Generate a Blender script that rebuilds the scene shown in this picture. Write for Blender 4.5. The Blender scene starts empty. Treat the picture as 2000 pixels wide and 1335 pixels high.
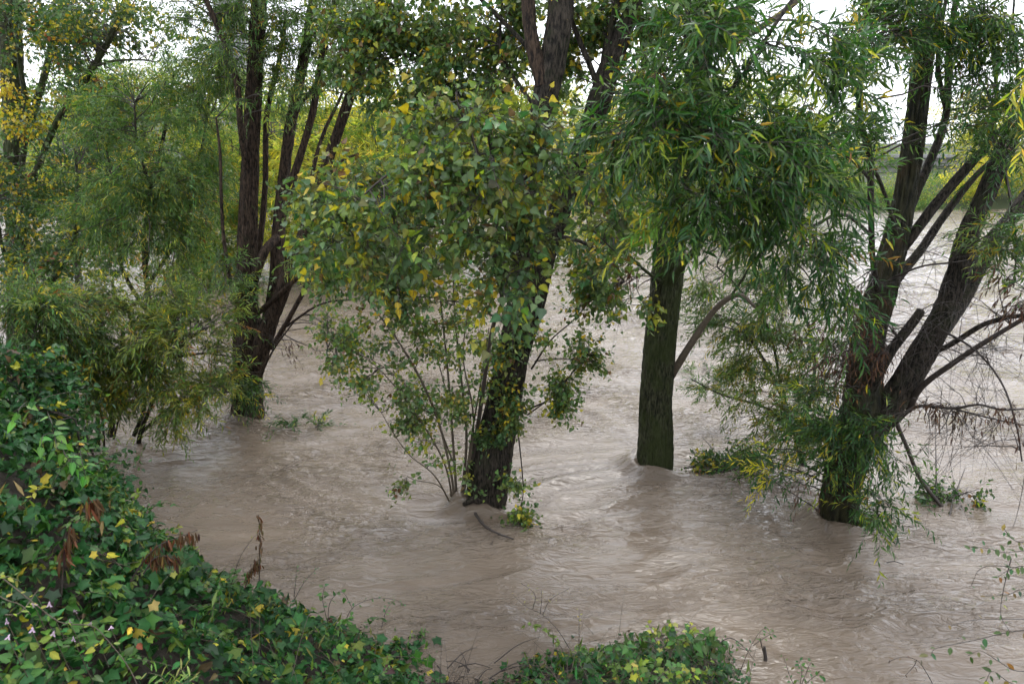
import bpy, math
import numpy as np
from mathutils import Matrix

R = math.radians
rng = np.random.default_rng(7)
scene = bpy.context.scene
COL = scene.collection

# ------------------------------------------------------------------ camera, sky, sun, exposure
H, PITCH, LENS = 4.0, R(14.0), 28.0
FPX = LENS / 36.0 * 2000.0
cam_d = bpy.data.cameras.new("camera")
cam = bpy.data.objects.new("camera", cam_d)
COL.objects.link(cam)
cam.location = (0, 0, H)
cam.rotation_euler = (R(90) - PITCH, 0, 0)
cam_d.lens = LENS
cam_d.sensor_width = 36.0
cam_d.clip_start = 0.05
cam_d.clip_end = 8000
cam_d.dof.use_dof = True
cam_d.dof.focus_distance = 8.5
cam_d.dof.aperture_fstop = 3.2
scene.camera = cam

world = bpy.data.worlds.new("World")
scene.world = world
world.use_nodes = True
wn, wl = world.node_tree.nodes, world.node_tree.links
SUN_EL, SUN_ROT = R(52), R(20)
sky = wn.new("ShaderNodeTexSky")
sky.sky_type = 'NISHITA'
sky.sun_disc = False
sky.sun_elevation = SUN_EL
sky.sun_rotation = SUN_ROT
sky.dust_density = 4.0
mixw = wn.new("ShaderNodeMix")
mixw.data_type = 'RGBA'
mixw.inputs[0].default_value = 0.86          # an even overcast layer over the clear sky
mixw.inputs[7].default_value = (12.5, 13.0, 14.1, 1)
wl.new(sky.outputs[0], mixw.inputs[6])
bg = wn["Background"]
wl.new(mixw.outputs[2], bg.inputs[0])
bg.inputs[1].default_value = 0.12

sun_d = bpy.data.lights.new("sun", 'SUN')
sun_d.energy = 0.8
sun_d.angle = R(22)
sun_d.color = (1.0, 0.97, 0.92)
sun = bpy.data.objects.new("sun", sun_d)
COL.objects.link(sun)
sun.rotation_euler = (R(90) - SUN_EL, 0, math.pi - SUN_ROT)

vs = scene.view_settings
vs.view_transform = 'Standard'
vs.look = 'None'
vs.exposure = 0.85
vs.gamma = 1.0
vs.use_curve_mapping = False
scene.cycles.use_denoising = True
scene.cycles.max_bounces = 5
scene.cycles.adaptive_threshold = 0.03
scene.cycles.transparent_max_bounces = 4
scene.cycles.diffuse_bounces = 2
scene.cycles.glossy_bounces = 2
scene.cycles.transmission_bounces = 3

# ------------------------------------------------------------------ helpers: pixel of the photograph + distance -> point
CAMP = np.array([0, 0, H])
FWD = np.array([0, math.cos(PITCH), -math.sin(PITCH)])
UPV = np.array([0, math.sin(PITCH), math.cos(PITCH)])
RGT = np.array([1.0, 0, 0])


def ray(px, py):
    return FWD + (px - 1000.0) / FPX * RGT - (py - 667.5) / FPX * UPV


def at(px, py, Y):
    d = ray(px, py)
    return CAMP + d * (Y / d[1])


def on_water(px, py, z=0.0):
    d = ray(px, py)
    return CAMP + d * ((z - H) / d[2])


def rad_of(px_w, p):
    return 0.5 * px_w * float((np.asarray(p) - CAMP) @ FWD) / FPX


def project(P):
    q = P - CAMP
    z = q @ FWD
    z = np.where(np.abs(z) < 1e-4, 1e-4, z)
    return 1000 + FPX * (q @ RGT) / z, 667.5 - FPX * (q @ UPV) / z, z


# ------------------------------------------------------------------ noise
_G = np.random.default_rng(3).normal(size=(256, 3))
_G /= np.linalg.norm(_G, axis=1)[:, None]
_PERM = np.random.default_rng(4).permutation(256)
_PERM = np.concatenate([_PERM, _PERM, _PERM])


def perlin(p):
    p = np.asarray(p, dtype=np.float64)
    i = np.floor(p).astype(np.int64)
    f = p - i
    u = f * f * f * (f * (f * 6 - 15) + 10)
    i &= 255
    out = 0
    for dx in (0, 1):
        for dy in (0, 1):
            for dz in (0, 1):
                h = _PERM[_PERM[_PERM[(i[:, 0] + dx) & 255] + ((i[:, 1] + dy) & 255)] + ((i[:, 2] + dz) & 255)]
                g = _G[h]
                dd = f - np.array([dx, dy, dz])
                w = (u[:, 0] if dx else 1 - u[:, 0]) * (u[:, 1] if dy else 1 - u[:, 1]) * (u[:, 2] if dz else 1 - u[:, 2])
                out = out + w * (g * dd).sum(1)
    return out


def fbm(p, oct=3, gain=0.5):
    a, s, o = 1.0, 0.0, 1.0
    for k in range(oct):
        s = s + a * perlin(p * o + 17.3 * k)
        a *= gain
        o *= 2.03
    return s


def unit(v):
    return v / np.maximum(np.linalg.norm(v, axis=-1, keepdims=True), 1e-9)


# ------------------------------------------------------------------ objects
def tag(o, label=None, cat=None, group=None, kind=None):
    if label: o["label"] = label
    if cat: o["category"] = cat
    if group: o["group"] = group
    if kind: o["kind"] = kind
    return o


def thing(name, loc, label, cat, group=None):
    o = bpy.data.objects.new(name, None)
    o.empty_display_size = 0.2
    o.location = [float(c) for c in loc]
    COL.objects.link(o)
    return tag(o, label, cat, group)


def mesh_from(name, verts, faces_flat, nper, cols=None, smooth=False):
    """faces_flat: int array (F, nper) of one polygon size"""
    me = bpy.data.meshes.new(name)
    verts = np.ascontiguousarray(verts, dtype=np.float32)
    F = np.ascontiguousarray(faces_flat, dtype=np.int32)
    me.vertices.add(len(verts))
    me.vertices.foreach_set("co", verts.ravel())
    me.loops.add(F.size)
    me.loops.foreach_set("vertex_index", F.ravel())
    me.polygons.add(len(F))
    me.polygons.foreach_set("loop_start", np.arange(0, F.size, nper, dtype=np.int32))
    me.polygons.foreach_set("loop_total", np.full(len(F), nper, dtype=np.int32))
    if smooth:
        me.polygons.foreach_set("use_smooth", np.ones(len(F), dtype=bool))
    if cols is not None:
        a = me.color_attributes.new("col", 'FLOAT_COLOR', 'POINT')
        c = np.ones((len(verts), 4), dtype=np.float32)
        c[:, :3] = cols
        a.data.foreach_set("color", c.ravel())
    me.update(calc_edges=True)
    me.validate()
    return me


def link(name, me, mat, parent=None):
    o = bpy.data.objects.new(name, me)
    if mat is not None and len(me.materials) == 0:
        me.materials.append(mat)
    COL.objects.link(o)
    if parent is not None:
        o.parent = parent
        L = parent
        loc = np.zeros(3)
        while L is not None:
            loc += np.array(L.location)
            L = L.parent
        o.location = [float(-c) for c in loc]
    return o


class Poly:
    """collects quads/tris into one mesh"""
    def __init__(self):
        self.v, self.f, self.n = [], [], 0

    def add(self, v, f):
        self.v.append(np.asarray(v, float))
        self.f += [[i + self.n for i in q] for q in f]
        self.n += len(v)

    def box(self, lo, hi):
        x0, y0, z0 = lo
        x1, y1, z1 = hi
        self.add([(x0, y0, z0), (x1, y0, z0), (x1, y1, z0), (x0, y1, z0), (x0, y0, z1), (x1, y0, z1), (x1, y1, z1), (x0, y1, z1)],
                 [(3, 2, 1, 0), (4, 5, 6, 7), (0, 1, 5, 4), (1, 2, 6, 5), (2, 3, 7, 6), (3, 0, 4, 7)])

    def build(self, name, mat, parent=None):
        me = bpy.data.meshes.new(name)
        me.from_pydata(np.concatenate(self.v).tolist(), [], self.f)
        me.update()
        return link(name, me, mat, parent)


# ------------------------------------------------------------------ materials
def new_mat(name):
    m = bpy.data.materials.new(name)
    m.use_nodes = True
    nt = m.node_tree
    return m, nt.nodes, nt.links, nt.nodes["Principled BSDF"]


def leaf_material(name, rough=0.42, trans=0.30, spec=0.5):
    m, n, l, b = new_mat(name)
    at_ = n.new("ShaderNodeAttribute"); at_.attribute_name = "col"
    tc = n.new("ShaderNodeTexCoord")
    nz = n.new("ShaderNodeTexNoise"); nz.inputs["Scale"].default_value = 55; nz.inputs["Detail"].default_value = 3
    l.new(tc.outputs["Object"], nz.inputs["Vector"])
    rp = n.new("ShaderNodeMapRange")
    rp.inputs[1].default_value = 0.3; rp.inputs[2].default_value = 0.7
    rp.inputs[3].default_value = 0.72; rp.inputs[4].default_value = 1.25
    l.new(nz.outputs[0], rp.inputs[0])
    mul = n.new("ShaderNodeVectorMath"); mul.operation = 'SCALE'
    l.new(at_.outputs["Color"], mul.inputs[0]); l.new(rp.outputs[0], mul.inputs["Scale"])
    l.new(mul.outputs[0], b.inputs["Base Color"])
    b.inputs["Roughness"].default_value = rough
    b.inputs["Specular IOR Level"].default_value = spec
    tr = n.new("ShaderNodeBsdfTranslucent")
    tint = n.new("ShaderNodeVectorMath"); tint.operation = 'MULTIPLY'
    tint.inputs[1].default_value = (1.35, 1.45, 0.7)
    l.new(mul.outputs[0], tint.inputs[0]); l.new(tint.outputs[0], tr.inputs["Color"])
    mx = n.new("ShaderNodeMixShader"); mx.inputs[0].default_value = trans
    l.new(b.outputs[0], mx.inputs[1]); l.new(tr.outputs[0], mx.inputs[2])
    l.new(mx.outputs[0], n["Material Output"].inputs["Surface"])
    return m


def bark_material(name, dark, light, moss, moss_amt, scale=1.0, rough=0.75):
    dark, light, moss = [tuple(.62 * v for v in c) for c in (dark, light, moss)]
    m, n, l, b = new_mat(name)
    tc = n.new("ShaderNodeTexCoord")
    mp = n.new("ShaderNodeMapping"); mp.inputs["Scale"].default_value = (46 * scale, 46 * scale, 11 * scale)
    l.new(tc.outputs["Object"], mp.inputs["Vector"])
    nz = n.new("ShaderNodeTexNoise"); nz.inputs["Scale"].default_value = 1; nz.inputs["Detail"].default_value = 6; nz.inputs["Roughness"].default_value = .65
    l.new(mp.outputs[0], nz.inputs["Vector"])
    cr = n.new("ShaderNodeValToRGB")
    cr.color_ramp.elements[0].position = .40; cr.color_ramp.elements[0].color = (*dark, 1)
    cr.color_ramp.elements[1].position = .64; cr.color_ramp.elements[1].color = (*light, 1)
    l.new(nz.outputs[0], cr.inputs[0])
    n2 = n.new("ShaderNodeTexNoise"); n2.inputs["Scale"].default_value = 3.2; n2.inputs["Detail"].default_value = 8; n2.inputs["Roughness"].default_value = .7
    l.new(tc.outputs["Object"], n2.inputs["Vector"])
    mr = n.new("ShaderNodeMapRange")
    mr.inputs[1].default_value = .68 - moss_amt * .5; mr.inputs[2].default_value = .82 - moss_amt * .5
    l.new(n2.outputs[0], mr.inputs[0])
    mx = n.new("ShaderNodeMix"); mx.data_type = 'RGBA'
    mx.inputs[7].default_value = (*moss, 1)
    mm = n.new("ShaderNodeMath"); mm.operation = 'MULTIPLY'; mm.inputs[1].default_value = .72
    l.new(mr.outputs[0], mm.inputs[0]); l.new(mm.outputs[0], mx.inputs[0]); l.new(cr.outputs[0], mx.inputs[6])
    l.new(mx.outputs[2], b.inputs["Base Color"])
    b.inputs["Roughness"].default_value = rough
    b.inputs["Specular IOR Level"].default_value = .18
    bp = n.new("ShaderNodeBump"); bp.inputs["Strength"].default_value = 1.0; bp.inputs["Distance"].default_value = .03
    l.new(nz.outputs[0], bp.inputs["Height"]); l.new(bp.outputs[0], b.inputs["Normal"])
    return m


def noise_material(name, c0, c1, scale, rough=.8, bump=.3, bdist=.01, stretch=(1, 1, 1)):
    m, n, l, b = new_mat(name)
    tc = n.new("ShaderNodeTexCoord")
    mp = n.new("ShaderNodeMapping"); mp.inputs["Scale"].default_value = stretch
    l.new(tc.outputs["Object"], mp.inputs[0])
    nz = n.new("ShaderNodeTexNoise"); nz.inputs["Scale"].default_value = scale; nz.inputs["Detail"].default_value = 8; nz.inputs["Roughness"].default_value = .65
    l.new(mp.outputs[0], nz.inputs["Vector"])
    cr = n.new("ShaderNodeValToRGB")
    cr.color_ramp.elements[0].position = .3; cr.color_ramp.elements[0].color = (*c0, 1)
    cr.color_ramp.elements[1].position = .7; cr.color_ramp.elements[1].color = (*c1, 1)
    l.new(nz.outputs[0], cr.inputs[0]); l.new(cr.outputs[0], b.inputs["Base Color"])
    b.inputs["Roughness"].default_value = rough
    bp = n.new("ShaderNodeBump"); bp.inputs["Strength"].default_value = bump; bp.inputs["Distance"].default_value = bdist
    l.new(nz.outputs[0], bp.inputs["Height"]); l.new(bp.outputs[0], b.inputs["Normal"])
    return m


M_LEAF = leaf_material("leaf_wet", .34, .38, .30)
M_CREEPER = leaf_material("leaf_creeper", .42, .25, .20)
M_LEAF_FAR = leaf_material("leaf_far", .6, .48, .2)
M_DRY = leaf_material("leaf_dry", .7, .12, .2)
M_BARK_WILLOW = bark_material("bark_willow", (.007, .006, .0045), (.094, .076, .056), (.034, .041, .015), .34)
M_BARK_BROWN = bark_material("bark_brown", (.009, .006, .0045), (.112, .074, .048), (.030, .037, .014), .22)
M_BARK_MOSS = bark_material("bark_mossy", (.007, .009, .0045), (.112, .116, .060), (.046, .064, .015), .50)
M_BARK_SMOOTH = bark_material("bark_smooth", (.014, .015, .008), (.058, .056, .024), (.075, .044, .016), .34, .5, .5)
M_TWIG = noise_material("twig", (.014, .010, .0075), (.047, .034, .026), 30, .7, .2, .004)
M_TWIG_PALE = noise_material("twig_pale", (.045, .035, .022), (.105, .08, .053), 30, .7, .2, .004)
M_SOIL = noise_material("soil", (.010, .0075, .005), (.034, .025, .016), 9, .9, .8, .04)
M_FARGROUND = noise_material("far_ground", (.018, .03, .009), (.05, .06, .02), .6, .95, .4, .1)
M_CONCRETE = noise_material("concrete", (.22, .217, .22), (.33, .327, .335), 1.4, .85, .3, .01, (1, 1, .4))
M_CONCRETE_OLD = noise_material("concrete_weathered", (.14, .137, .133), (.30, .292, .285), 2.2, .85, .4, .02, (1, 1, .5))
M_STEEL = noise_material("galvanised_rail", (.15, .155, .16), (.25, .255, .26), 6, .5, .1, .004)
M_PETAL = noise_material("petal", (.34, .19, .30), (.50, .41, .47), 60, .5, .1, .002)


def water_material():
    m, n, l, b = new_mat("muddy_water")
    tc = n.new("ShaderNodeTexCoord")
    mp = n.new("ShaderNodeMapping"); mp.inputs["Scale"].default_value = (.35, .9, 1)
    l.new(tc.outputs["Object"], mp.inputs[0])
    nz = n.new("ShaderNodeTexNoise"); nz.inputs["Scale"].default_value = 1.1; nz.inputs["Detail"].default_value = 6; nz.inputs["Distortion"].default_value = 1.2
    l.new(mp.outputs[0], nz.inputs["Vector"])
    cr = n.new("ShaderNodeValToRGB")
    cr.color_ramp.elements[0].position = .3; cr.color_ramp.elements[0].color = (.114, .088, .065, 1)
    cr.color_ramp.elements[1].position = .75; cr.color_ramp.elements[1].color = (.172, .134, .100, 1)
    l.new(nz.outputs[0], cr.inputs[0]); l.new(cr.outputs[0], b.inputs["Base Color"])
    b.inputs["Roughness"].default_value = .03
    b.inputs["IOR"].default_value = 1.333
    pa = n.new("ShaderNodeAttribute"); pa.attribute_name = "col"        # how broken the surface is, part calm, part choppy
    prev = None
    for sc, rot, dist, strg in (((3.6, 9.5, 5), 14, .088, 1.0), ((10, 22, 10), -18, .014, .7)):
        mp2 = n.new("ShaderNodeMapping"); mp2.inputs["Scale"].default_value = sc; mp2.inputs["Rotation"].default_value = (0, 0, R(rot))
        l.new(tc.outputs["Object"], mp2.inputs[0])
        n2 = n.new("ShaderNodeTexNoise"); n2.inputs["Scale"].default_value = 1.0; n2.inputs["Detail"].default_value = 3; n2.inputs["Distortion"].default_value = 1.8
        l.new(mp2.outputs[0], n2.inputs["Vector"])
        bp = n.new("ShaderNodeBump"); bp.inputs["Strength"].default_value = strg; bp.inputs["Distance"].default_value = dist
        l.new(n2.outputs[0], bp.inputs["Height"])
        ml = n.new("ShaderNodeMath"); ml.operation = 'MULTIPLY_ADD'; ml.inputs[1].default_value = strg * 1.0; ml.inputs[2].default_value = strg * .22
        l.new(pa.outputs["Fac"], ml.inputs[0]); l.new(ml.outputs[0], bp.inputs["Strength"])
        if prev is not None: l.new(prev.outputs[0], bp.inputs["Normal"])
        prev = bp
    l.new(prev.outputs[0], b.inputs["Normal"])
    return m


M_WATER = water_material()

# ------------------------------------------------------------------ tubes
def catmull(P, n):
    P = np.asarray(P, float)
    if len(P) == 2:
        t = np.linspace(0, 1, n)[:, None]
        return P[0] * (1 - t) + P[1] * t
    Q = np.vstack([2 * P[0] - P[1], P, 2 * P[-1] - P[-2]])
    k = len(P) - 1
    t = np.linspace(0, k, n)
    i = np.minimum(t.astype(int), k - 1)
    f = (t - i)[:, None]
    a, b, c, d = Q[i], Q[i + 1], Q[i + 2], Q[i + 3]
    return .5 * ((2 * b) + (-a + c) * f + (2 * a - 5 * b + 4 * c - d) * f ** 2 + (-a + 3 * b - 3 * c + d) * f ** 3)


def tube_mesh(name, path, rad, step=.05, seg=24, bark=.0, flute=9.0, cap=True, seed=0.0, flare=0.0):
    """a bark-covered tube along path; real ridges when bark > 0"""
    path = np.asarray(path, float)
    L = np.linalg.norm(np.diff(path, axis=0), axis=1).sum()
    n = int(max(4, min(260, L / step)))
    PR = catmull(np.column_stack([path, rad]), n)
    P, r = PR[:, :3], np.maximum(PR[:, 3], .0015)
    T = unit(np.gradient(P, axis=0))
    ref = np.tile(np.array([0.0, 1.0, 0.05]), (n, 1))
    S = unit(np.cross(T, ref)); B = np.cross(S, T)
    a = np.linspace(0, 2 * np.pi, seg, endpoint=False)
    s = np.concatenate([[0], np.cumsum(np.linalg.norm(np.diff(P, axis=0), axis=1))])
    ca, sa = np.cos(a), np.sin(a)
    rr = np.repeat(r[:, None], seg, 1)
    if bark > 0:
        A, Sg = np.meshgrid(a, s)
        q = np.column_stack([np.cos(A).ravel() * flute * .5 + seed, np.sin(A).ravel() * flute * .5, Sg.ravel() * 2.6])
        rid = 1 - np.abs(fbm(q, 3, .55)) * 2.2
        big = perlin(np.column_stack([np.cos(A).ravel() * 1.1 + seed, np.sin(A).ravel() * 1.1 + 5, Sg.ravel() * 1.3]))
        rr = rr * .90 * (1 + (.22 * big).reshape(rr.shape)) + bark * (rid.reshape(rr.shape) - .5)
    if flare:
        rr = rr * (1 + flare * np.exp(-s / .25))[:, None] * (1 + .12 * np.exp(-s / .4)[:, None] * np.cos(4 * a + seed)[None, :])
    V = P[:, None, :] + rr[:, :, None] * (ca[None, :, None] * S[:, None, :] + sa[None, :, None] * B[:, None, :])
    V = V.reshape(-1, 3)
    i = np.arange(n - 1)[:, None] * seg
    j = np.arange(seg)[None, :]
    j2 = (j + 1) % seg
    F = np.stack([i + j, i + j2, i + seg + j2, i + seg + j], -1).reshape(-1, 4)
    if cap:
        V = np.vstack([V, P[-1] + T[-1] * r[-1] * .4, P[0]])
        k = (n - 1) * seg
        e = len(V) - 2
        jj = np.arange(0, seg, 2)
        F = np.vstack([F, np.stack([k + jj, k + (jj + 1) % seg, k + (jj + 2) % seg, np.full_like(jj, e)], -1)])
    return mesh_from(name, V, F, 4, smooth=True)


def tubes_batch(P, r, sides=4):
    """many thin tubes at once: P (N,K,3), r (N,K) -> verts, quads"""
    N, K, _ = P.shape
    T = unit(np.gradient(P, axis=1))
    ref = np.where(np.abs(T[..., 2:3]) > .8, np.array([1.0, 0.2, 0]), np.array([0.1, 0, 1.0]))
    S = unit(np.cross(T, ref)); B = np.cross(S, T)
    a = np.linspace(0, 2 * np.pi, sides, endpoint=False)
    V = P[:, :, None, :] + r[:, :, None, None] * (np.cos(a)[None, None, :, None] * S[:, :, None, :] + np.sin(a)[None, None, :, None] * B[:, :, None, :])
    base = (np.arange(N)[:, None, None] * K + np.arange(K - 1)[None, :, None]) * sides
    j = np.arange(sides)[None, None, :]
    j2 = (j + 1) % sides
    F = np.stack([base + j, base + j2, base + sides + j2, base + sides + j], -1).reshape(-1, 4)
    return V.reshape(-1, 3), F


# ------------------------------------------------------------------ leaves
# templates: (along, across, normal) in leaf lengths; triangles
def fan(outline, centre):
    V = [centre] + outline
    k = len(outline)
    return np.array(V, float), np.array([(0, 1 + i, 1 + (i + 1) % k) for i in range(k)])


def _willow():
    w = .088
    V = [(0, 0, 0), (.22, w * .8, .025), (.25, 0, 0), (.22, -w * .8, .025), (.6, w, .0), (.6, 0, -.03), (.6, -w, .0), (1, 0, -.13)]
    T = [(0, 1, 2), (0, 2, 3), (1, 4, 5), (1, 5, 2), (2, 5, 6), (2, 6, 3), (4, 7, 5), (5, 7, 6)]
    return np.array(V, float), np.array(T)


def _poplar():
    V = [(-.55, .012, .10), (-.55, -.012, .10), (0, .016, 0), (0, -.016, 0),
         (.0, .22, .03), (.14, .42, .05), (.36, .40, .03), (.68, .17, -.01), (1, 0, -.10), (.68, -.17, -.01), (.36, -.40, .03), (.14, -.42, .05), (.0, -.22, .03),
         (.35, 0, -.05)]
    o = [2, 4, 5, 6, 7, 8, 9, 10, 11, 12, 3]
    T = [(0, 1, 3), (0, 3, 2)] + [(13, o[i], o[i + 1]) for i in range(len(o) - 1)] + [(13, 3, 2)]
    return np.array(V, float), np.array(T)


def _willow_plain():
    w = .10
    return np.array([(0, 0, 0), (.42, w, .03), (.45, 0, -.01), (.42, -w, .03), (1, 0, -.12)], float), np.array([(0, 1, 2), (0, 2, 3), (1, 4, 2), (2, 4, 3)])


def _poplar_plain():
    V = [(-.5, 0, .08), (0, .03, 0), (.04, .36, .05), (.34, .40, .03), (1, 0, -.10), (.34, -.40, .03), (.04, -.36, .05), (0, -.03, 0), (.35, 0, -.04)]
    return np.array(V, float), np.array([(0, 7, 1), (8, 1, 2), (8, 2, 3), (8, 3, 4), (8, 4, 5), (8, 5, 6), (8, 6, 7)])


def _heart():
    V = [(-.3, .012, .06), (-.3, -.012, .06), (0, .014, 0), (0, -.014, 0),
         (-.06, .20, .04), (.16, .36, .06), (.5, .29, .02), (1, 0, -.14), (.5, -.29, .02), (.16, -.36, .06), (-.06, -.20, .04), (.4, 0, -.05)]
    o = [2, 4, 5, 6, 7, 8, 9, 10, 3]
    T = [(0, 1, 3), (0, 3, 2)] + [(11, o[i], o[i + 1]) for i in range(len(o) - 1)]
    return np.array(V, float), np.array(T)


def _oval():
    return fan([(0, 0, 0), (.25, .24, .04), (.6, .25, .02), (1, 0, -.08), (.6, -.25, .02), (.25, -.24, .04)], (.45, 0, -.03))


def _lobed():
    pts = []
    half = [(180, .14), (135, .50), (102, .40), (66, .68), (36, .50)]
    for ang, r in half + [(0, .80)] + [(-a, r) for a, r in half[:0:-1]]:
        a = R(ang)
        pts.append((.28 + r * math.cos(a), r * math.sin(a), .06 * abs(math.sin(2 * a)) - .16 * r * r))
    return fan(pts, (.22, 0, .03))


def _rhomb():
    return np.array([(0, 0, 0), (.45, .26, .05), (1, 0, -.05), (.45, -.26, .05)], float), np.array([(0, 1, 2), (0, 2, 3)])


def _slim():
    return np.array([(0, 0, 0), (.45, .10, .03), (1, 0, -.1), (.45, -.10, .03)], float), np.array([(0, 1, 2), (0, 2, 3)])


TPL = dict(willow_plain=_willow_plain(), poplar_plain=_poplar_plain(), willow=_willow(), poplar=_poplar(), heart=_heart(), oval=_oval(), lobed=_lobed(), rhomb=_rhomb(), slim=_slim())


RIB = {}
for _k, (_V, _T) in TPL.items():
    RIB[_k] = 1.32 - .50 * np.clip(np.abs(_V[:, 1]) / max(1e-6, np.abs(_V[:, 1]).max()), 0, 1)


class Leaves:
    def __init__(self):
        self.d = {}

    def add(self, shape, P, D, Nn, L, C):
        self.d.setdefault(shape, []).append((P, D, Nn, L, C))

    def count(self):
        return sum(len(a[0]) for v in self.d.values() for a in v)


def leaf_frames(D, Nn):
    D = unit(D)
    S = unit(np.cross(Nn, D))
    return D, S, np.cross(D, S)


_leafmesh = {}


def leaf_variant(shape, col, mat):
    q = tuple(np.round(np.power(np.clip(col, 0, 1), 1 / 2.2) * 14) / 14)
    k = (shape, q, mat.name)
    if k not in _leafmesh:
        V, T = TPL[shape]
        me = mesh_from("leaf_" + shape, V, T, 3, np.power(np.array(q), 2.2)[None] * RIB[shape][:, None])
        me.materials.append(mat)
        _leafmesh[k] = me
    return _leafmesh[k]


def build_leaves(parent, lv, mat, single=0, name="crown", part="leaf"):
    """the leaves that show largest become parts of their own; the rest is one crown"""
    for shape, lst in lv.d.items():
        P = np.concatenate([a[0] for a in lst]); D = np.concatenate([a[1] for a in lst]); Nn = np.concatenate([a[2] for a in lst])
        L = np.concatenate([a[3] for a in lst]); C = np.concatenate([a[4] for a in lst])
        D, S, N3 = leaf_frames(D, Nn)
        cr_ = np.random.default_rng(len(P))
        S = S * cr_.uniform(.78, 1.14, (len(P), 1)); N3 = N3 * cr_.uniform(.3, 2.8, (len(P), 1))
        take = np.zeros(len(P), bool)
        if single:
            share = int(round(single * len(P) / max(1, lv.count())))
            x, y, z = project(P + D * L[:, None] * .5)
            face = np.abs((unit(CAMP - P) * unit(N3)).sum(1))
            sc = L / np.maximum(z, .3) * (.25 + face) * (1.0 + 0.5 * np.exp(-(z - z.min())))
            sc[(x < 5) | (x > 1995) | (y < 5) | (y > 1330) | (z < .3)] = 0
            idx = np.argsort(-sc)[:share]
            take[idx[sc[idx] > 0]] = True
            off = np.array(parent.location)
            for i in np.where(take)[0]:
                o = bpy.data.objects.new(part, leaf_variant(shape, C[i], mat))
                COL.objects.link(o)
                o.parent = parent
                M = np.eye(4)
                M[:3, 0] = D[i] * L[i]; M[:3, 1] = S[i] * L[i]; M[:3, 2] = N3[i] * L[i]; M[:3, 3] = P[i] - off
                o.matrix_local = Matrix(M.tolist())
        k = ~take
        if not k.any():
            continue
        V, T = TPL[shape]
        n = int(k.sum())
        W = P[k][:, None, :] + L[k][:, None, None] * (V[None, :, 0:1] * D[k][:, None, :] + V[None, :, 1:2] * S[k][:, None, :] + V[None, :, 2:3] * N3[k][:, None, :])
        F = (np.arange(n)[:, None, None] * len(V) + T[None]).reshape(-1, 3)
        me = mesh_from(name, W.reshape(-1, 3), F, 3, (C[k][:, None, :] * RIB[shape][None, :, None]).reshape(-1, 3))
        tag(link(name, me, mat, parent), kind="stuff")


def palette(n, entries, r, jit=.22):
    """entries: list of (weight, (r,g,b))"""
    w = np.array([e[0] for e in entries], float); w /= w.sum()
    c = np.array([e[1] for e in entries], float)
    i = r.choice(len(w), n, p=w)
    f = np.exp(r.normal(0, jit, (n, 1)))
    return np.clip(np.array([.73, .76, .66]) * c[i] * f * np.exp(r.normal(0, .08, (n, 3))), .003, .9)


PAL_WILLOW_DK = [(7, (.030, .080, .026)), (5, (.048, .108, .028)), (4, (.085, .150, .034)), (1.0, (.24, .27, .03)), (.4, (.46, .36, .03)), (.12, (.20, .10, .03))]
PAL_WILLOW = [(5, (.055, .110, .036)), (5, (.080, .142, .038)), (4, (.120, .185, .048)), (1.6, (.24, .26, .04)), (.6, (.42, .34, .04)), (.12, (.20, .09, .03))]
PAL_WILLOW_YL = [(4, (.075, .125, .034)), (4, (.125, .175, .038)), (3, (.21, .23, .04)), (1.6, (.38, .32, .04)), (.25, (.25, .12, .03))]
PAL_POPLAR = [(6, (.070, .125, .048)), (5, (.100, .160, .052)), (4, (.155, .195, .050)), (1.3, (.30, .27, .035)), (.9, (.50, .36, .03)), (.45, (.13, .075, .035))]
PAL_SAPLING = [(5, (.10, .16, .070)), (4, (.13, .19, .070)), (3, (.19, .22, .06)), (1.4, (.36, .32, .05)), (.35, (.14, .08, .04))]
PAL_POPLAR_BIG = [(5, (.075, .130, .058)), (5, (.105, .165, .066)), (4, (.160, .205, .055)), (1.3, (.29, .28, .035)), (.7, (.48, .37, .03)), (.5, (.13, .085, .04))]
PAL_POPLAR_YL = [(7, (.045, .090, .036)), (4, (.08, .125, .04)), (1.6, (.30, .26, .03)), (1.1, (.50, .36, .03)), (.3, (.2, .08, .03))]
PAL_DEAD = [(3, (.075, .032, .020)), (2, (.11, .052, .028)), (1, (.045, .024, .017))]
PAL_IVY = [(7, (.020, .070, .024)), (6, (.032, .095, .030)), (3, (.055, .130, .032)), (1.0, (.13, .20, .035)), (.45, (.42, .33, .04)), (.35, (.085, .055, .03)), (.2, (.14, .10, .05))]
PAL_FAR = [(5, (.16, .23, .065)), (4, (.24, .29, .08)), (3, (.36, .36, .085)), (1.5, (.50, .43, .07))]
PAL_FAR_YL = [(3, (.24, .28, .07)), (4, (.42, .40, .085)), (3, (.60, .50, .07))]
PAL_FAR_GN = [(5, (.10, .175, .075)), (4, (.15, .225, .085)), (2, (.24, .28, .09))]

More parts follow.
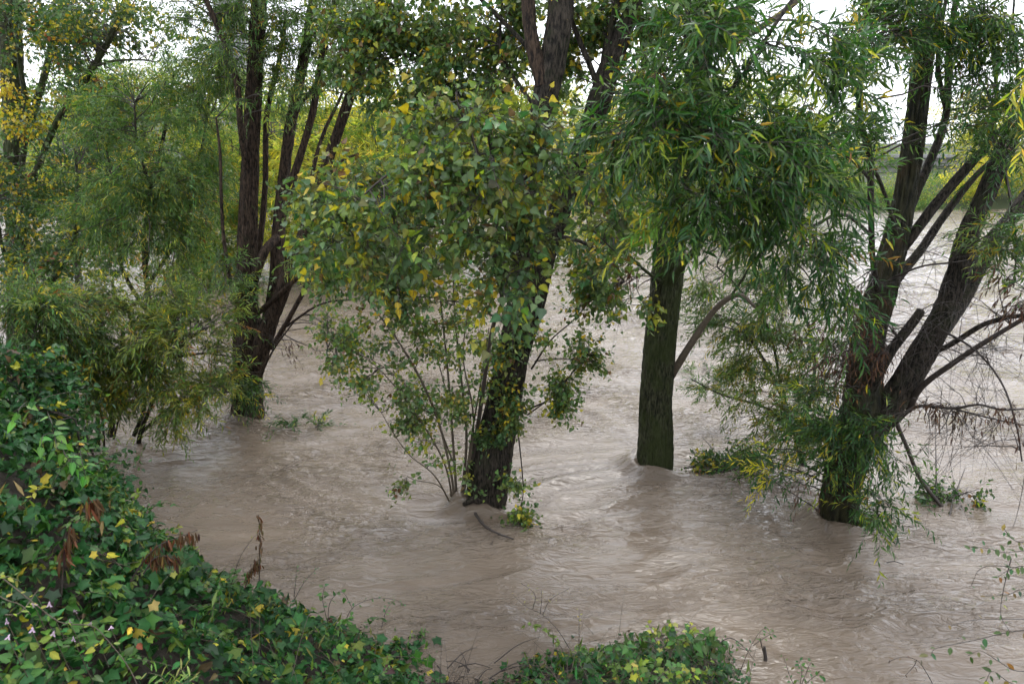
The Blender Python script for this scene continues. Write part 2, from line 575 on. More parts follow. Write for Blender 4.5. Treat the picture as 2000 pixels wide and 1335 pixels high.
STYLE = {
    # shape, twig length, droop, leaf length, spacing, leaf angle, twigs per branchlet
    'willow_big': dict(shape='willow', tl=(.22, .62), droop=.18, ll=(.065, .135), sp=.026, ang=.72, nt=8, r=.0030),
    'willow': dict(shape='willow_plain', tl=(.22, .58), droop=.28, ll=(.065, .115), sp=.026, ang=.70, nt=9, r=.0026),
    'willow_fine': dict(shape='willow_plain', tl=(.25, .58), droop=.22, ll=(.06, .115), sp=.025, ang=.65, nt=9, r=.0026),
    'willow_far': dict(shape='slim', tl=(.4, 1.0), droop=.2, ll=(.12, .21), sp=.050, ang=.6, nt=10, r=.004, notw=True),
    'poplar_big': dict(shape='poplar', tl=(.18, .50), droop=.08, ll=(.036, .090), sp=.042, ang=1.0, nt=7, r=.0030),
    'poplar': dict(shape='poplar', tl=(.18, .45), droop=.08, ll=(.045, .085), sp=.040, ang=1.0, nt=8, r=.0026),
    'poplar_small': dict(shape='poplar', tl=(.12, .34), droop=.04, ll=(.036, .066), sp=.036, ang=1.0, nt=7, r=.0016),
    'dead': dict(shape='willow', tl=(.10, .26), droop=1.0, ll=(.045, .085), sp=.035, ang=.35, nt=4, r=.0020),
    'bare': dict(shape=None, tl=(.20, .75), droop=.25, ll=(.05, .1), sp=.1, ang=.5, nt=5, r=.0022),
}


class Tree:
    """one thing: stems are parts (trunk, limb); twigs and crown are filled by grow()"""
    def __init__(self, name, loc, label, cat="tree", group=None, seed=1, bark=None, dens=.40, reach=None):
        self.o = thing(name, loc, label, cat, group)
        self.r = np.random.default_rng(seed)
        self.nodes, self.nrad, self.owners = [], [], []
        self.tw = []
        self.lv, self.dead = Leaves(), Leaves()
        self.bark = bark or M_BARK_WILLOW
        self.seed = seed
        self.dens = dens
        self.reach = reach

    def stem(self, pts, name="limb", mat=None, bark=None, step=.05, seg=None, flare=0.0, node=True, label=None):
        """pts: (px, py, Y, width in px) in the photograph"""
        W = np.array([at(p[0], p[1], p[2]) for p in pts])
        rr = np.array([rad_of(p[3], w) for p, w in zip(pts, W)])
        return self.stem3(W, rr, name, mat, bark, step, seg, flare, node)

    def stem3(self, W, rr, name="limb", mat=None, bark=None, step=.05, seg=None, flare=0.0, node=True):
        W = np.asarray(W, float); rr = np.asarray(rr, float)
        m = rr.max()
        if bark is None: bark = min(.030, .13 * m) if m > .03 else 0
        if seg is None: seg = 64 if m > .12 else (32 if m > .05 else (14 if m > .02 else 8))
        if m > .1: step = .036
        par = self.o
        if name == "limb" and self.owners:            # a fork of a limb belongs to that limb
            dd = [np.linalg.norm(q - W[0], axis=1).min() for q in self.nodes]
            k = int(np.argmin(dd))
            if self.owners[k] is not None and dd[k] < .35:
                par, name = self.owners[k], "branch"
        o = link(name, tube_mesh(name, W, rr, step, seg, bark, flute=max(3., m * 36), seed=self.seed * 3.1 + len(self.nodes), flare=flare), mat or self.bark, par)
        if node:
            self.owners.append(o if name == "limb" else None)
            L = np.linalg.norm(np.diff(W, axis=0), axis=1).sum()
            q = catmull(np.column_stack([W, rr]), max(4, int(L / .12)))
            self.nodes.append(q[:, :3]); self.nrad.append(q[:, 3])
        return o

    def grow(self, px, py, Y, rx, ry, n, style, pal, rd=None, min_t=.35, dead=False, dirbias=(0, 0, 0)):
        c = at(px, py, Y)
        k = float((c - CAMP) @ FWD) / FPX
        ax = np.array([rx * k, rd if rd else (rx + ry) * .5 * k, ry * k])
        return self.grow3(c, ax, n, style, pal, min_t, dead, dirbias)

    def grow3(self, c, ax, n, style, pal, min_t=.35, dead=False, dirbias=(0, 0, 0)):
        st, r = STYLE[style], self.r
        n = max(1, int(round(n * (1 if (dead or st['shape'] is None) else self.dens))))
        m = max(1, int(round(n / (1.2 if self.seed == 26 else 3.2))))           # boughs gather in a few uneven clumps
        u = unit(r.normal(size=(m, 3))) * np.power(r.random((m, 1)), 1 / 2.2) * 1.08
        u = u[r.integers(0, m, n)] + r.normal(0, .20, (n, 3))
        E = c + u * ax
        E = E[E[:, 2] > .06]
        n = len(E)
        if n == 0: return
        nod = np.concatenate(self.nodes)
        d = np.linalg.norm(E[:, None, :] - nod[None], axis=2) + .35 * np.maximum(0, nod[None, :, 2] - E[:, None, 2])
        d = d * np.exp(r.normal(0, .12, d.shape))
        S0 = nod[np.argmin(d, 1)]
        dist = np.linalg.norm(E - S0, axis=1)
        if self.reach:                                 # no bough longer than this
            E = S0 + (E - S0) * np.minimum(1, self.reach / np.maximum(dist, 1e-6))[:, None]
            dist = np.minimum(dist, self.reach)
        K = 7
        t = np.linspace(0, 1, K)[None, :, None]
        mid = (S0 + E) * .5 + r.normal(0, .10, (n, 3)) * dist[:, None] + np.array([0, 0, .14]) * dist[:, None]
        mid[:, 2] = np.maximum(mid[:, 2], .1)
        P = (1 - t) ** 2 * S0[:, None] + 2 * t * (1 - t) * mid[:, None] + t ** 2 * E[:, None]
        P[:, 1:-1] += r.normal(0, .012, (n, K - 2, 3)) * np.minimum(1.5, dist)[:, None, None]
        r0 = np.minimum(.003 + .0065 * dist, .016)
        rad = r0[:, None] * np.linspace(1, .22, K)[None, :] + .0008
        self.tw.append(tubes_batch(P, rad, 4))
        # twigs
        nt = st['nt']
        tt = min_t + (1 - min_t) * np.power(r.random((n, nt)), .8)
        tt[:, 0] = 1.0
        idx = tt * (K - 1)
        i0 = np.minimum(idx.astype(int), K - 2)
        f = (idx - i0)[..., None]
        rows = np.arange(n)[:, None]
        B = P[rows, i0] * (1 - f) + P[rows, i0 + 1] * f
        Tn = unit(P[rows, i0 + 1] - P[rows, i0])
        D = unit(.75 * Tn + .8 * r.normal(size=(n, nt, 3)) * np.array([1, 1, .8]) + np.array(dirbias))
        L = r.uniform(*st['tl'], (n, nt))
        B = B.reshape(-1, 3); D = D.reshape(-1, 3); L = L.reshape(-1)
        K2 = 5
        s = np.linspace(0, 1, K2)[None, :, None]
        G = np.array([0, 0, -1.0]) * st['droop']
        Q = B[:, None] + L[:, None, None] * (D[:, None] * s + G * s ** 2 * (.5 + r.random((len(B), 1, 1))))
        Q[..., 2] = np.maximum(Q[..., 2], .012)
        trad = st['r'] * np.linspace(1, .35, K2)[None, :] * np.ones((len(B), 1))
        if not (st.get('notw') or self.seed in (21, 22)): self.tw.append(tubes_batch(Q, trad, 3))
        if st['shape'] is None: return
        # leaves
        m = max(3, int(round(np.mean(st['tl']) / st['sp'])))
        ts = np.clip((np.arange(m)[None] + .5 + r.normal(0, .2, (len(B), m))) / m, .02, 1) * .9 + .1
        idx = ts * (K2 - 1); i0 = np.minimum(idx.astype(int), K2 - 2); f = (idx - i0)[..., None]
        rows = np.arange(len(B))[:, None]
        LP = Q[rows, i0] * (1 - f) + Q[rows, i0 + 1] * f
        LT = unit(Q[rows, i0 + 1] - Q[rows, i0])
        rv = unit(r.normal(size=(len(B), 1, 3)))
        sd = unit(np.cross(LT, rv))
        sgn = np.where(np.arange(m) % 2, 1.0, -1.0)[None, :, None]
        roll = r.normal(0, .7, (len(B), m, 1))
        sd = sd * np.cos(roll) + np.cross(LT, sd) * np.sin(roll)
        LD = unit(LT + sgn * sd * np.tan(min(1.3, st['ang'])) + r.normal(0, .18, sd.shape) + np.array([0, 0, -.35 * st['droop'] - .12]))
        if st['shape'] == 'poplar':
            LD = unit(LD + np.array([0, 0, -.45]) + r.normal(0, .35, LD.shape))
            NN = unit(r.normal(size=LD.shape) + np.array([0, .05, .75]))
        else:
            NN = unit(r.normal(0, .7, LD.shape) + np.array([0, -.1, 1.0]))
        LL = r.uniform(*st['ll'], (len(B), m)) * np.where(ts > .85, .7, 1.0)
        keep = (r.random((len(B), m)) < .93) & (LP[..., 2] > .01)
        LP, LD, NN, LL = LP[keep], LD[keep], NN[keep], LL[keep]
        if st['shape'] == 'poplar':
            LP = LP + LD * (LL * .55)[:, None]
        # neighbouring leaves of a twig yellow together
        C = palette(len(LP), pal, r)
        Ct = palette(len(B), pal, r, .12)
        ti = np.repeat(np.arange(len(B))[:, None], m, 1)[keep]
        mixm = r.random(len(LP)) < .68
        C[mixm] = Ct[ti][mixm]
        (self.dead if dead else self.lv).add(st['shape'], LP, LD, NN, LL, C)

    def finish(self, single=0, leaf_mat=None, twig_mat=None, keep_twigs=True, plain=False):
        if self.tw and keep_twigs:
            V, F, off = [], [], 0
            for v, f in self.tw:
                V.append(v); F.append(f + off); off += len(v)
            me = mesh_from("twigs", np.concatenate(V), np.concatenate(F), 4, smooth=True)
            tag(link("twigs", me, twig_mat or M_TWIG, self.o), kind="stuff")
        if plain:
            self.lv.d = {{'willow': 'willow_plain', 'poplar': 'poplar_plain'}.get(k, k): v for k, v in self.lv.d.items()}
        build_leaves(self.o, self.lv, leaf_mat or M_LEAF, single, "crown")
        build_leaves(self.o, self.dead, M_DRY, 0, "withered_leaves")
        return self.o


# ================================================================== THE SETTING
# ---- trunks that stand in the water: (px, py) of the waterline, radius
TRUNKS = [(485, 822, .23), (950, 985, .24), (1279, 915, .24), (1635, 1028, .22), (895, 985, .05), (40, 640, .3), (205, 865, .04), (270, 858, .04)]
TR = [(on_water(a, b), c) for a, b, c in TRUNKS]


def build_water():
    # rows get wider with distance, columns fan out; the sheet reaches the horizon
    ys = np.concatenate([np.linspace(-6, 3.6, 12)[:-1], 3.6 * np.power(52 / 3.6, np.linspace(0, 1, 480)), np.geomspace(60, 4000, 12)])
    nx = 500
    uu = np.linspace(-1, 1, nx)
    uu = uu * .92 + .08 * uu ** 7 * 1.0
    hw = np.maximum(6.0, np.abs(ys) * .78 + 2.5)
    hw[-12:] = np.geomspace(80, 5000, 12)
    X = uu[None, :] * hw[:, None]
    Y = np.repeat(ys[:, None], nx, 1)
    x, y = X.ravel(), Y.ravel()
    z = np.zeros_like(x)
    w1 = perlin(np.column_stack([x * .35, y * .5, np.zeros_like(x) + 3.3]))
    w2 = perlin(np.column_stack([x * .3 + 9, y * .45, np.zeros_like(x) + 8.3]))
    wx, wy = x + w1 * 2.0, y + w2 * 1.5
    wx = wx + .30 * perlin(np.column_stack([x * 1.1, y * 1.6, np.zeros_like(x) + 21]))
    wy = wy + .26 * perlin(np.column_stack([x * 1.0 + 5, y * 1.5, np.zeros_like(x) + 23]))
    # long swells of the current, chop on top of them, short sharp ripples
    z += .055 * perlin(np.column_stack([wx * .30, wy * .75, np.zeros_like(x)]))
    c1 = perlin(np.column_stack([wx * 1.15, wy * 2.3, np.zeros_like(x) + 4]))
    z += .062 * (1 - np.abs(c1) * 2.4)
    patch = np.clip(.62 + 2.6 * perlin(np.column_stack([wx * .55 + 4, wy * .9, np.zeros_like(x) + 1.7])), .12, 1.6)
    c2 = perlin(np.column_stack([wx * 2.2 + wy * .8, wy * 4.4, np.zeros_like(x) + 7]))
    z += .027 * patch * (1 - np.abs(c2) * 2.2)
    c3 = perlin(np.column_stack([wx * 4.5 + wy * 2.0, wy * 8.5 - wx * 1.2, np.zeros_like(x) + 9]))
    z += .018 * patch * (1 - np.abs(c3) * 2.0)
    c4 = perlin(np.column_stack([wx * 6.5 - wy * 3.0, wy * 14 + wx * 2.0, np.zeros_like(x) + 12]))
    z += .006 * patch * (1 - np.abs(c4) * 2.0)
    far = np.clip((y - 14) / 25, 0, 1)
    z *= (.78 + .45 * far)
    # wakes: the water piles up against each trunk and runs off to the right in two lines
    for p, rr in TR:
        dx, dy = x - p[0], y - p[1]
        near = (np.abs(dx) < 6) & (np.abs(dy) < 4)
        ddx, ddy = dx[near], dy[near]
        d = np.hypot(ddx, ddy)
        a = np.arctan2(ddy, -ddx)
        bow = np.exp(-((d - rr * 1.25) / (rr * .55)) ** 2) * (.5 + .5 * np.cos(a)) * .12
        hollow = -np.exp(-((ddx - rr * 1.9) / (rr * 1.5)) ** 2 - (ddy / (rr * 1.1)) ** 2) * .04
        lane = np.abs(ddy) - (rr * 1.3 + .30 * np.maximum(ddx, 0))
        vee = np.exp(-(lane / .09) ** 2) * np.exp(-np.maximum(ddx, 0) / 1.6) * (ddx > -rr) * .055
        lane2 = np.abs(ddy) - (rr * .6 + .22 * np.maximum(ddx - .2, 0))
        vee2 = np.exp(-(lane2 / .06) ** 2) * np.exp(-np.maximum(ddx, 0) / 1.2) * (ddx > rr) * .018
        z[near] += (bow + hollow + vee + vee2) * min(1.0, rr / .2)
    z[y > 60] = 0
    V = np.column_stack([x, y, z])
    ny = len(ys)
    i = (np.arange(ny - 1)[:, None] * nx + np.arange(nx - 1)[None]).ravel()
    F = np.stack([i, i + 1, i + nx + 1, i + nx], -1)
    me = mesh_from("river_water", V, F, 4, cols=np.repeat((patch / 1.6)[:, None], 3, 1), smooth=True)
    o = link("river_water", me, M_WATER)
    tag(o, "muddy brown flood water running between the trees", None, None, "structure")


build_water()

# ---- near bank: height from the distance to the waterline
SHORE_PX = [(-420, 800), (40, 850), (140, 905), (178, 1035), (222, 1160), (365, 1228), (545, 1238), (685, 1255), (818, 1274), (800, 1300), (770, 1335)]
SHORE = [on_water(a, b)[:2] for a, b in SHORE_PX]
SHORE = np.array([(-14, 13.5), (-9, 11.8)] + SHORE[1:] + [(-.45, 5.02), (-.1, 5.0)] + [on_water(a, b)[:2] for a, b in [(1010, 1325), (1080, 1296), (1190, 1276), (1290, 1258), (1400, 1275), (1452, 1310)]] + [(1.75, 4.9), (2.4, 4.6), (3.4, 4.35), (6, 4.0), (14, 3.2)])


def shore_dist(x, y):
    p = np.column_stack([x, y])
    best = np.full(len(p), 1e9)
    for a, b in zip(SHORE[:-1], SHORE[1:]):
        ab = b - a
        t = np.clip(((p - a) @ ab) / (ab @ ab), 0, 1)
        best = np.minimum(best, np.linalg.norm(p - (a + t[:, None] * ab), axis=1))
    # inside the land: below the shoreline polygon closed behind the camera
    poly = np.vstack([SHORE, [(14, -8), (-14, -8)]])
    inside = np.zeros(len(p), bool)
    j = len(poly) - 1
    for i in range(len(poly)):
        xi, yi = poly[i]; xj, yj = poly[j]
        c = ((yi > y) != (yj > y)) & (x < (xj - xi) * (y - yi) / (yj - yi + 1e-12) + xi)
        inside ^= c
        j = i
    return np.where(inside, best, -best)


def bank_z(x, y):
    d = shore_dist(x, y)
    left = 1 / (1 + np.exp((x + 2.75) / .35))              # steeper and taller towards the thicket on the left
    top = 1.75 + 1.05 * left
    sl = .36 + .68 * left
    z = np.where(d > 0, top * (1 - np.exp(-d * sl / top)), d * .5)
    b = fbm(np.column_stack([x * .9, y * .9, np.zeros_like(x)]), 3)
    z = z + np.clip(d * .5, 0, 1) * b * .33
    z = z + 1.15 * np.exp(-((x + 3.7) ** 2 / 1.9 + (y - 5.3) ** 2 / 2.4))
    r2 = x * x + (y + .2) ** 2
    return np.where(r2 < 1.5, np.minimum(z, 2.35), z)


def build_bank():
    xs = np.linspace(-14, 14, 150); ys = np.linspace(-7.5, 14, 130)
    X, Y = np.meshgrid(xs, ys)
    x, y = X.ravel(), Y.ravel()
    z = np.maximum(bank_z(x, y), -1.2)
    i = (np.arange(len(ys) - 1)[:, None] * len(xs) + np.arange(len(xs) - 1)[None]).ravel()
    F = np.stack([i, i + 1, i + len(xs) + 1, i + len(xs)], -1)
    me = mesh_from("river_bank", np.column_stack([x, y, z]), F, 4, smooth=True)
    tag(link("river_bank", me, M_SOIL), "dark soil slope of the near river bank under creepers", None, None, "structure")


build_bank()


def far_z(x, y):
    d = y - (48.4 + .03 * x)
    z = np.where(d > 0, 1.3 * (1 - np.exp(-d / 2.5)), d * .3)
    rise = np.clip((y - 70) / 120, 0, 1) * np.clip((40 - x) / 60, 0, 1)
    z += 11 * rise ** 1.3 + .4 * perlin(np.column_stack([x * .08, y * .08, np.zeros_like(x)])) * (d > 1)
    return z


def build_far():
    ys = np.concatenate([np.linspace(44, 60, 24)[:-1], np.geomspace(60, 4000, 40)])
    xs = np.concatenate([-np.geomspace(60, 4000, 14)[::-1], np.linspace(-58, 58, 70), np.geomspace(60, 4000, 14)])
    X, Y = np.meshgrid(xs, ys)
    x, y = X.ravel(), Y.ravel()
    z = far_z(x, y)
    nx = len(xs)
    i = (np.arange(len(ys) - 1)[:, None] * nx + np.arange(nx - 1)[None]).ravel()
    me = mesh_from("far_bank_ground", np.column_stack([x, y, z]), np.stack([i, i + 1, i + nx + 1, i + nx], -1), 4, smooth=True)
    tag(link("far_bank_ground", me, M_FARGROUND), "grassy far bank rising behind the river", None, None, "structure")


build_far()

# ---- far trees
def far_tree(name, x, y, h, w, pal, n, label, group, cat="tree", seed=0, trunk=True):
    r = np.random.default_rng(1000 + seed)
    z0 = float(far_z(np.array([x]), np.array([y]))[0])
    z0 = max(z0, -.3)
    o = thing(name, (x, y, z0), label, cat, group)
    top = z0 + h
    if trunk:
        lean = r.normal(0, .04, 2) * h
        path = np.array([(x, y, z0 - .3), (x + lean[0] * .3, y, z0 + h * .3), (x + lean[0], y + lean[1], z0 + h * .8)])
        link("trunk", tube_mesh("trunk", path, [h * .018 + .04, h * .013 + .03, .03], .4, 8), M_TWIG, o)
    lv = Leaves()
    k = max(7, int(n / 170))
    cl = unit(r.normal(size=(k, 3))) * np.power(r.random((k, 1)), .45)
    cl = cl * np.array([w * .5, w * .5, h * .40]) + np.array([x, y, z0 + h * (.56 if trunk else .45)])
    csz = r.uniform(.14, .30, k) * w
    ci = r.integers(0, k, n)
    P = cl[ci] + unit(r.normal(size=(n, 3))) * (np.power(r.random((n, 1)), .5) * csz[ci][:, None]) * np.array([1, 1, .75])
    P = P[P[:, 2] > z0 + .05]
    n = len(P)
    D = unit(r.normal(size=(n, 3)) + np.array([0, 0, -.3])); N = unit(r.normal(size=(n, 3)) + np.array([0, -.3, .8]))
    base = palette(k, pal, r, .12)[ci[:n]]
    C = np.where(r.random((n, 1)) < .6, base, palette(n, pal, r, .2))
    lv.add('rhomb', P, D, N, r.uniform(.16, .34, n) * (h / 10) ** .3, C)
    build_leaves(o, lv, M_LEAF_FAR, 0, "crown" if trunk else "foliage")
    return o


rf = np.random.default_rng(11)
FT = []
for k, px in enumerate(np.linspace(-140, 2140, 30)):
    Y = rf.uniform(54, 70)
    px = px + rf.normal(0, 18)
    gap = math.exp(-((px - 1790) / 75) ** 2)
    if gap > .35: continue
    ytop = np.interp(px, [-100, 200, 320, 480, 700, 900, 1000, 1150, 1300, 1500, 1680, 1880, 1960, 2150], [100, 110, 130, 110, 100, 120, 120, 130, 130, 120, 235, 190, 140, 100]) + rf.normal(0, 18)
    p = at(px, ytop, Y)
    z0 = float(far_z(p[:1], p[1:2])[0])
    FT.append((p[0], Y, p[2] - z0, px))
for k, (x, y, h, px) in enumerate(FT):
    yl = rf.random()
    pal = PAL_FAR_YL if (500 < px < 1300 and yl < .5) or px > 1880 else (PAL_FAR if yl < .7 else PAL_FAR_GN)
    nm = "yellowing" if pal is PAL_FAR_YL else ("pale green" if pal is PAL_FAR else "mid green")
    far_tree("far_bank_tree", x, y, h, rf.uniform(6, 8.5), pal, 3200, nm + " leafy tree in the row along the far bank", "trees along the far bank", seed=k)
# trees on the rise at the upper left, one after the other up to the skyline
for k, (px, py, Y, w, pal, lab) in enumerate([
        (235, 92, 118, 12, PAL_FAR, "pale green round tree on the far skyline beside the leaning limb"),
        (285, 84, 150, 13, [(3, (.14, .12, .075)), (2, (.17, .155, .08))], "brownish autumn tree on the far skyline"),
        (325, 70, 150, 11, PAL_FAR_GN, "darkest and tallest tree crown on the far skyline"),
        (375, 84, 158, 13, PAL_FAR_GN, "dark green tree on the far skyline nearest the grey pylon"),
        (430, 110, 150, 13, PAL_FAR, "pale tree on the far skyline in front of the grey pylon"),
        (150, 100, 140, 14, PAL_FAR, "pale tree on the far skyline behind the leftmost limbs")]):
    p = at(px, py, Y)
    z0 = float(far_z(p[:1], p[1:2])[0])
    far_tree("skyline_tree", p[0], Y, max(6, p[2] - z0), w, pal, 3200, lab, "trees on the far skyline", seed=60 + k)
for k, (px, py) in enumerate([(1672, 262), (1716, 268), (1765, 274), (1838, 266), (1890, 250)]):
    p = at(px, py, 135)
    z0 = float(far_z(p[:1], p[1:2])[0])
    far_tree("distant_tree", p[0], 135, max(3.2, p[2] - z0), 7, PAL_FAR if k % 2 else PAL_FAR_YL, 1500, ("pale green" if k % 2 else "yellowing") + " small tree far behind the road bridge", "trees behind the road bridge", seed=90 + k)
# bushes at the waterline of the far bank
for k, px in enumerate(np.linspace(-120, 2120, 34)):
    px = px + rf.normal(0, 14)
    Y = 48.5 + .03 * (px - 1000) * .03 + rf.uniform(.3, 3.0)
    x = at(px, 400, Y)[0]
    h = rf.uniform(2.2, 4.2)
    if 1660 < px < 1900: h = rf.uniform(.6, .8)
    pal = PAL_FAR_GN if 1700 < px < 1900 else (PAL_FAR_YL if rf.random() < .4 else PAL_FAR)
    nm = {id(PAL_FAR_GN): "green", id(PAL_FAR_YL): "yellow", id(PAL_FAR): "pale green"}[id(pal)]
    far_tree("far_bank_bush", x, Y, h, rf.uniform(3.4, 5), pal, 1500, nm + " bush at the waterline of the far bank", "bushes at the far waterline", "bush", seed=100 + k, trunk=False)


for k, (px, Y, h, w) in enumerate([(1655, 49.5, 1.5, 4), (1700, 51, .8, 4), (1735, 49, .7, 3.5), (1775, 50.5, .7, 4), (1812, 49, .6, 3.5), (1850, 50, .7, 4), (1885, 51, 1.8, 4), (1925, 49.5, 3.2, 4.5), (1970, 50.5, 4.2, 5), (1795, 54, .6, 5), (1850, 55, .6, 5)]):
    far_tree("far_bank_bush", at(px, 380, Y)[0], Y, h, w, [PAL_FAR_GN, PAL_FAR, PAL_FAR_GN, PAL_FAR_GN][k % 4] if px < 1880 else PAL_FAR_YL, 1500, ("dense green bush on the far bank below the road bridge" if px < 1880 else "tall yellow bush on the far bank right of the road bridge"), "bushes below the road bridge", "bush", seed=160 + k, trunk=False)


# ---- concrete pylon behind the trees, upper left
def build_pylon():
    b = at(468, 262, 86)
    o = thing("concrete_pylon", (b[0], b[1], 2.0), "tall pale grey concrete pylon rising behind the multi-stemmed tree", "pylon")
    w = 1.35
    z1 = 34
    p = Poly()                       # tapering octagonal shaft
    rings = []
    for z, s in ((1.2, 1.16), (12, 1.02), (z1, .92)):
        rings.append([(b[0] + s * w * cx, b[1] + s * w * cy, z) for cx, cy in ((-.7, -1), (.7, -1), (1, -.7), (1, .7), (.7, 1), (-.7, 1), (-1, .7), (-1, -.7))])
    V = sum(rings, [])
    F = [(i * 8 + j, i * 8 + (j + 1) % 8, i * 8 + 8 + (j + 1) % 8, i * 8 + 8 + j) for i in range(2) for j in range(8)] + [tuple(range(16, 24))]
    p.add(V, F)
    shaft = p.build("shaft", M_CONCRETE, o)
    p = Poly(); p.box((b[0] - 2.2, b[1] - 2.2, -1), (b[0] + 2.2, b[1] + 2.2, 2.2)); p.build("footing", M_CONCRETE_OLD, o)
    for dx in (-.42, .30):
        p = Poly(); p.box((b[0] + dx, b[1] - w * 1.28, 2.3), (b[0] + dx + .12, b[1] - w * .9, z1 - 1)); p.build("vertical_rib", M_CONCRETE_OLD, shaft)
    for z in np.arange(6, z1, 5.0):
        p = Poly(); p.box((b[0] - w * 1.17, b[1] - w * 1.17, z), (b[0] + w * 1.17, b[1] + w * 1.17, z + .10)); p.build("pour_band", M_CONCRETE_OLD, shaft)
    for k in range(7):
        z = 7 + k * 3.6
        p = Poly()
        p.add([(b[0] - .25, b[1] - 1.95, z), (b[0] - .18, b[1] - 1.95, z), (b[0] + .9, b[1] - 1.95, z + 2.2), (b[0] + .83, b[1] - 1.95, z + 2.2),
               (b[0] - .25, b[1] - 1.6, z), (b[0] - .18, b[1] - 1.6, z), (b[0] + .9, b[1] - 1.5, z + 2.2), (b[0] + .83, b[1] - 1.5, z + 2.2)],
              [(0, 1, 2, 3), (4, 7, 6, 5), (0, 3, 7, 4), (1, 5, 6, 2), (3, 2, 6, 7), (0, 4, 5, 1)])
        p.build("stair_stringer", M_STEEL, o)


build_pylon()


# ---- low road bridge at the right
def build_bridge():
    Y = 78.0
    def zz(py): return float(at(1800, py, Y)[2])
    x0, x1 = at(1480, 310, Y)[0], at(2260, 310, Y)[0]
    o = thing("road_bridge", ((x0 + x1) / 2, Y, 0), "low concrete road bridge with guard rails seen between the willow stems", "bridge")
    d0, d1 = zz(324), zz(308)
    p = Poly(); p.box((x0, Y, d0), (x1, Y + 7, d1)); deck = p.build("deck", M_CONCRETE_OLD, o)
    p = Poly(); p.box((x0, Y - .35, d1 + .003), (x1, Y + .25, d1 + .30)); p.build("kerb_beam", M_CONCRETE, deck)
    p = Poly(); p.box((x0, Y + .4, d0 - .75), (x1, Y + .75, d0 - .003)); p.build("girder", M_CONCRETE_OLD, deck)
    for k, hh in enumerate((.62, .92, 1.2)):
        p = Poly(); p.box((x0, Y - .12, d1 + hh), (x1, Y - .04, d1 + hh + .12)); rail = p.build("guard_rail", M_STEEL, o)
    for x in np.arange(x0 + .5, x1, 2.0):
        p = Poly(); p.box((x, Y - .035, d1 + .303), (x + .11, Y + .07, d1 + 1.3)); p.build("rail_post", M_STEEL, rail)
    for px in (1590, 1690, 1836, 1985, 2130):
        x = at(px, 340, Y)[0]
        p = Poly(); p.box((x - 1.7, Y + .8, d0 - 1.25), (x + 1.7, Y + 6, d0 - .76)); cap = p
        p = Poly(); p.box((x - 1.0, Y + 1.2, -1.5), (x + 1.0, Y + 5.4, d0 - 1.253)); pier = p.build("pier", M_CONCRETE, o); cap.build("pier_cap", M_CONCRETE, pier)


build_bridge()

# ================================================================== TREES IN THE FLOOD
Y2 = on_water(485, 822)[1]; Y3 = on_water(950, 985)[1]; Y4 = on_water(1279, 915)[1]; Y5 = on_water(1635, 1028)[1]
DOWN = .4     # stems go on below the water

# ---- T1: poplar at the far left
Y1 = 15.5
b1 = on_water(42, 640)
T = Tree("poplar_tree", (at(42, 640, Y1)[0], Y1, 0), "thick dark poplar with yellow leaves at the left edge of the photo", seed=21, dens=.95, bark=M_BARK_MOSS)
T.stem([(45, 760, Y1, 58), (42, 640, Y1, 52), (38, 560, Y1, 47), (32, 400, Y1, 42), (26, 230, Y1, 40), (22, 100, Y1, 44), (20, 0, Y1, 44), (14, -200, Y1, 36), (10, -420, Y1, 20)], "trunk", flare=.1)
T.stem([(34, 380, Y1, 14), (52, 230, Y1 - .3, 11), (38, 115, Y1 - .5, 10), (35, 0, Y1 - .5, 9), (30, -150, Y1 - .6, 7)])
T.stem([(30, 330, Y1, 16), (77, 182, Y1 - .2, 14), (100, 95, Y1 - .3, 13), (119, 35, Y1 - .4, 12), (140, -60, Y1 - .5, 9)])
T.stem([(36, 420, Y1, 16), (110, 240, Y1 - 1, 13), (140, 196, Y1 - 1.2, 13), (175, 143, Y1 - 1.4, 13), (192, 115, Y1 - 1.5, 12), (217, 70, Y1 - 1.7, 12), (245, 0, Y1 - 1.9, 11), (280, -110, Y1 - 2, 8)])
T.stem([(182, 130, Y1 - 1.5, 6), (224, 119, Y1 - 1.8, 5), (273, 117, Y1 - 2, 4), (305, 121, Y1 - 2.2, 3)], seg=6)
T.stem([(38, 520, Y1, 14), (85, 560, Y1 - 2, 10), (140, 480, Y1 - 2.5, 9), (150, 360, Y1 - 2.6, 7), (146, 290, Y1 - 2.6, 5)], seg=8)
T.stem([(38, 540, Y1, 12), (10, 500, Y1 - 1.8, 8), (-6, 420, Y1 - 2, 7), (-20, 300, Y1 - 2, 5)], seg=8)
for a in [(95, 60, 15, 100, 80, 34), (170, 110, 14.5, 70, 90, 22), (200, 30, 14, 60, 60, 12), (120, 330, 14, 130, 120, 60), (60, 440, 14.5, 90, 90, 40), (200, 440, 13.6, 110, 80, 42), (130, 520, 13.5, 130, 55, 40), (30, 250, 15, 60, 120, 22),
          (330, 25, 13.4, 80, 45, 14), (230, 240, 14, 80, 60, 20)]:
    T.grow(a[0], a[1], a[2], a[3], a[4], a[5], 'poplar', PAL_POPLAR_YL, rd=1.2)
T.grow(160, 20, 14.6, 130, 60, 26, 'poplar', PAL_POPLAR_YL, rd=1)
T.grow(70, 30, 14.8, 120, 70, 26, 'poplar', PAL_POPLAR_YL, rd=1)
T.grow(180, 60, 14.4, 70, 70, 18, 'poplar', PAL_POPLAR_YL, rd=1)
T.grow(130, 190, 14.4, 110, 80, 26, 'poplar', PAL_POPLAR_YL, rd=1)
T.grow(30, 190, 14.6, 50, 80, 9, 'poplar', [(1, (.52, .37, .03)), (1, (.42, .33, .03))], rd=.6)
T.grow(100, -160, 15, 260, 130, 24, 'poplar', PAL_POPLAR_YL, rd=2)
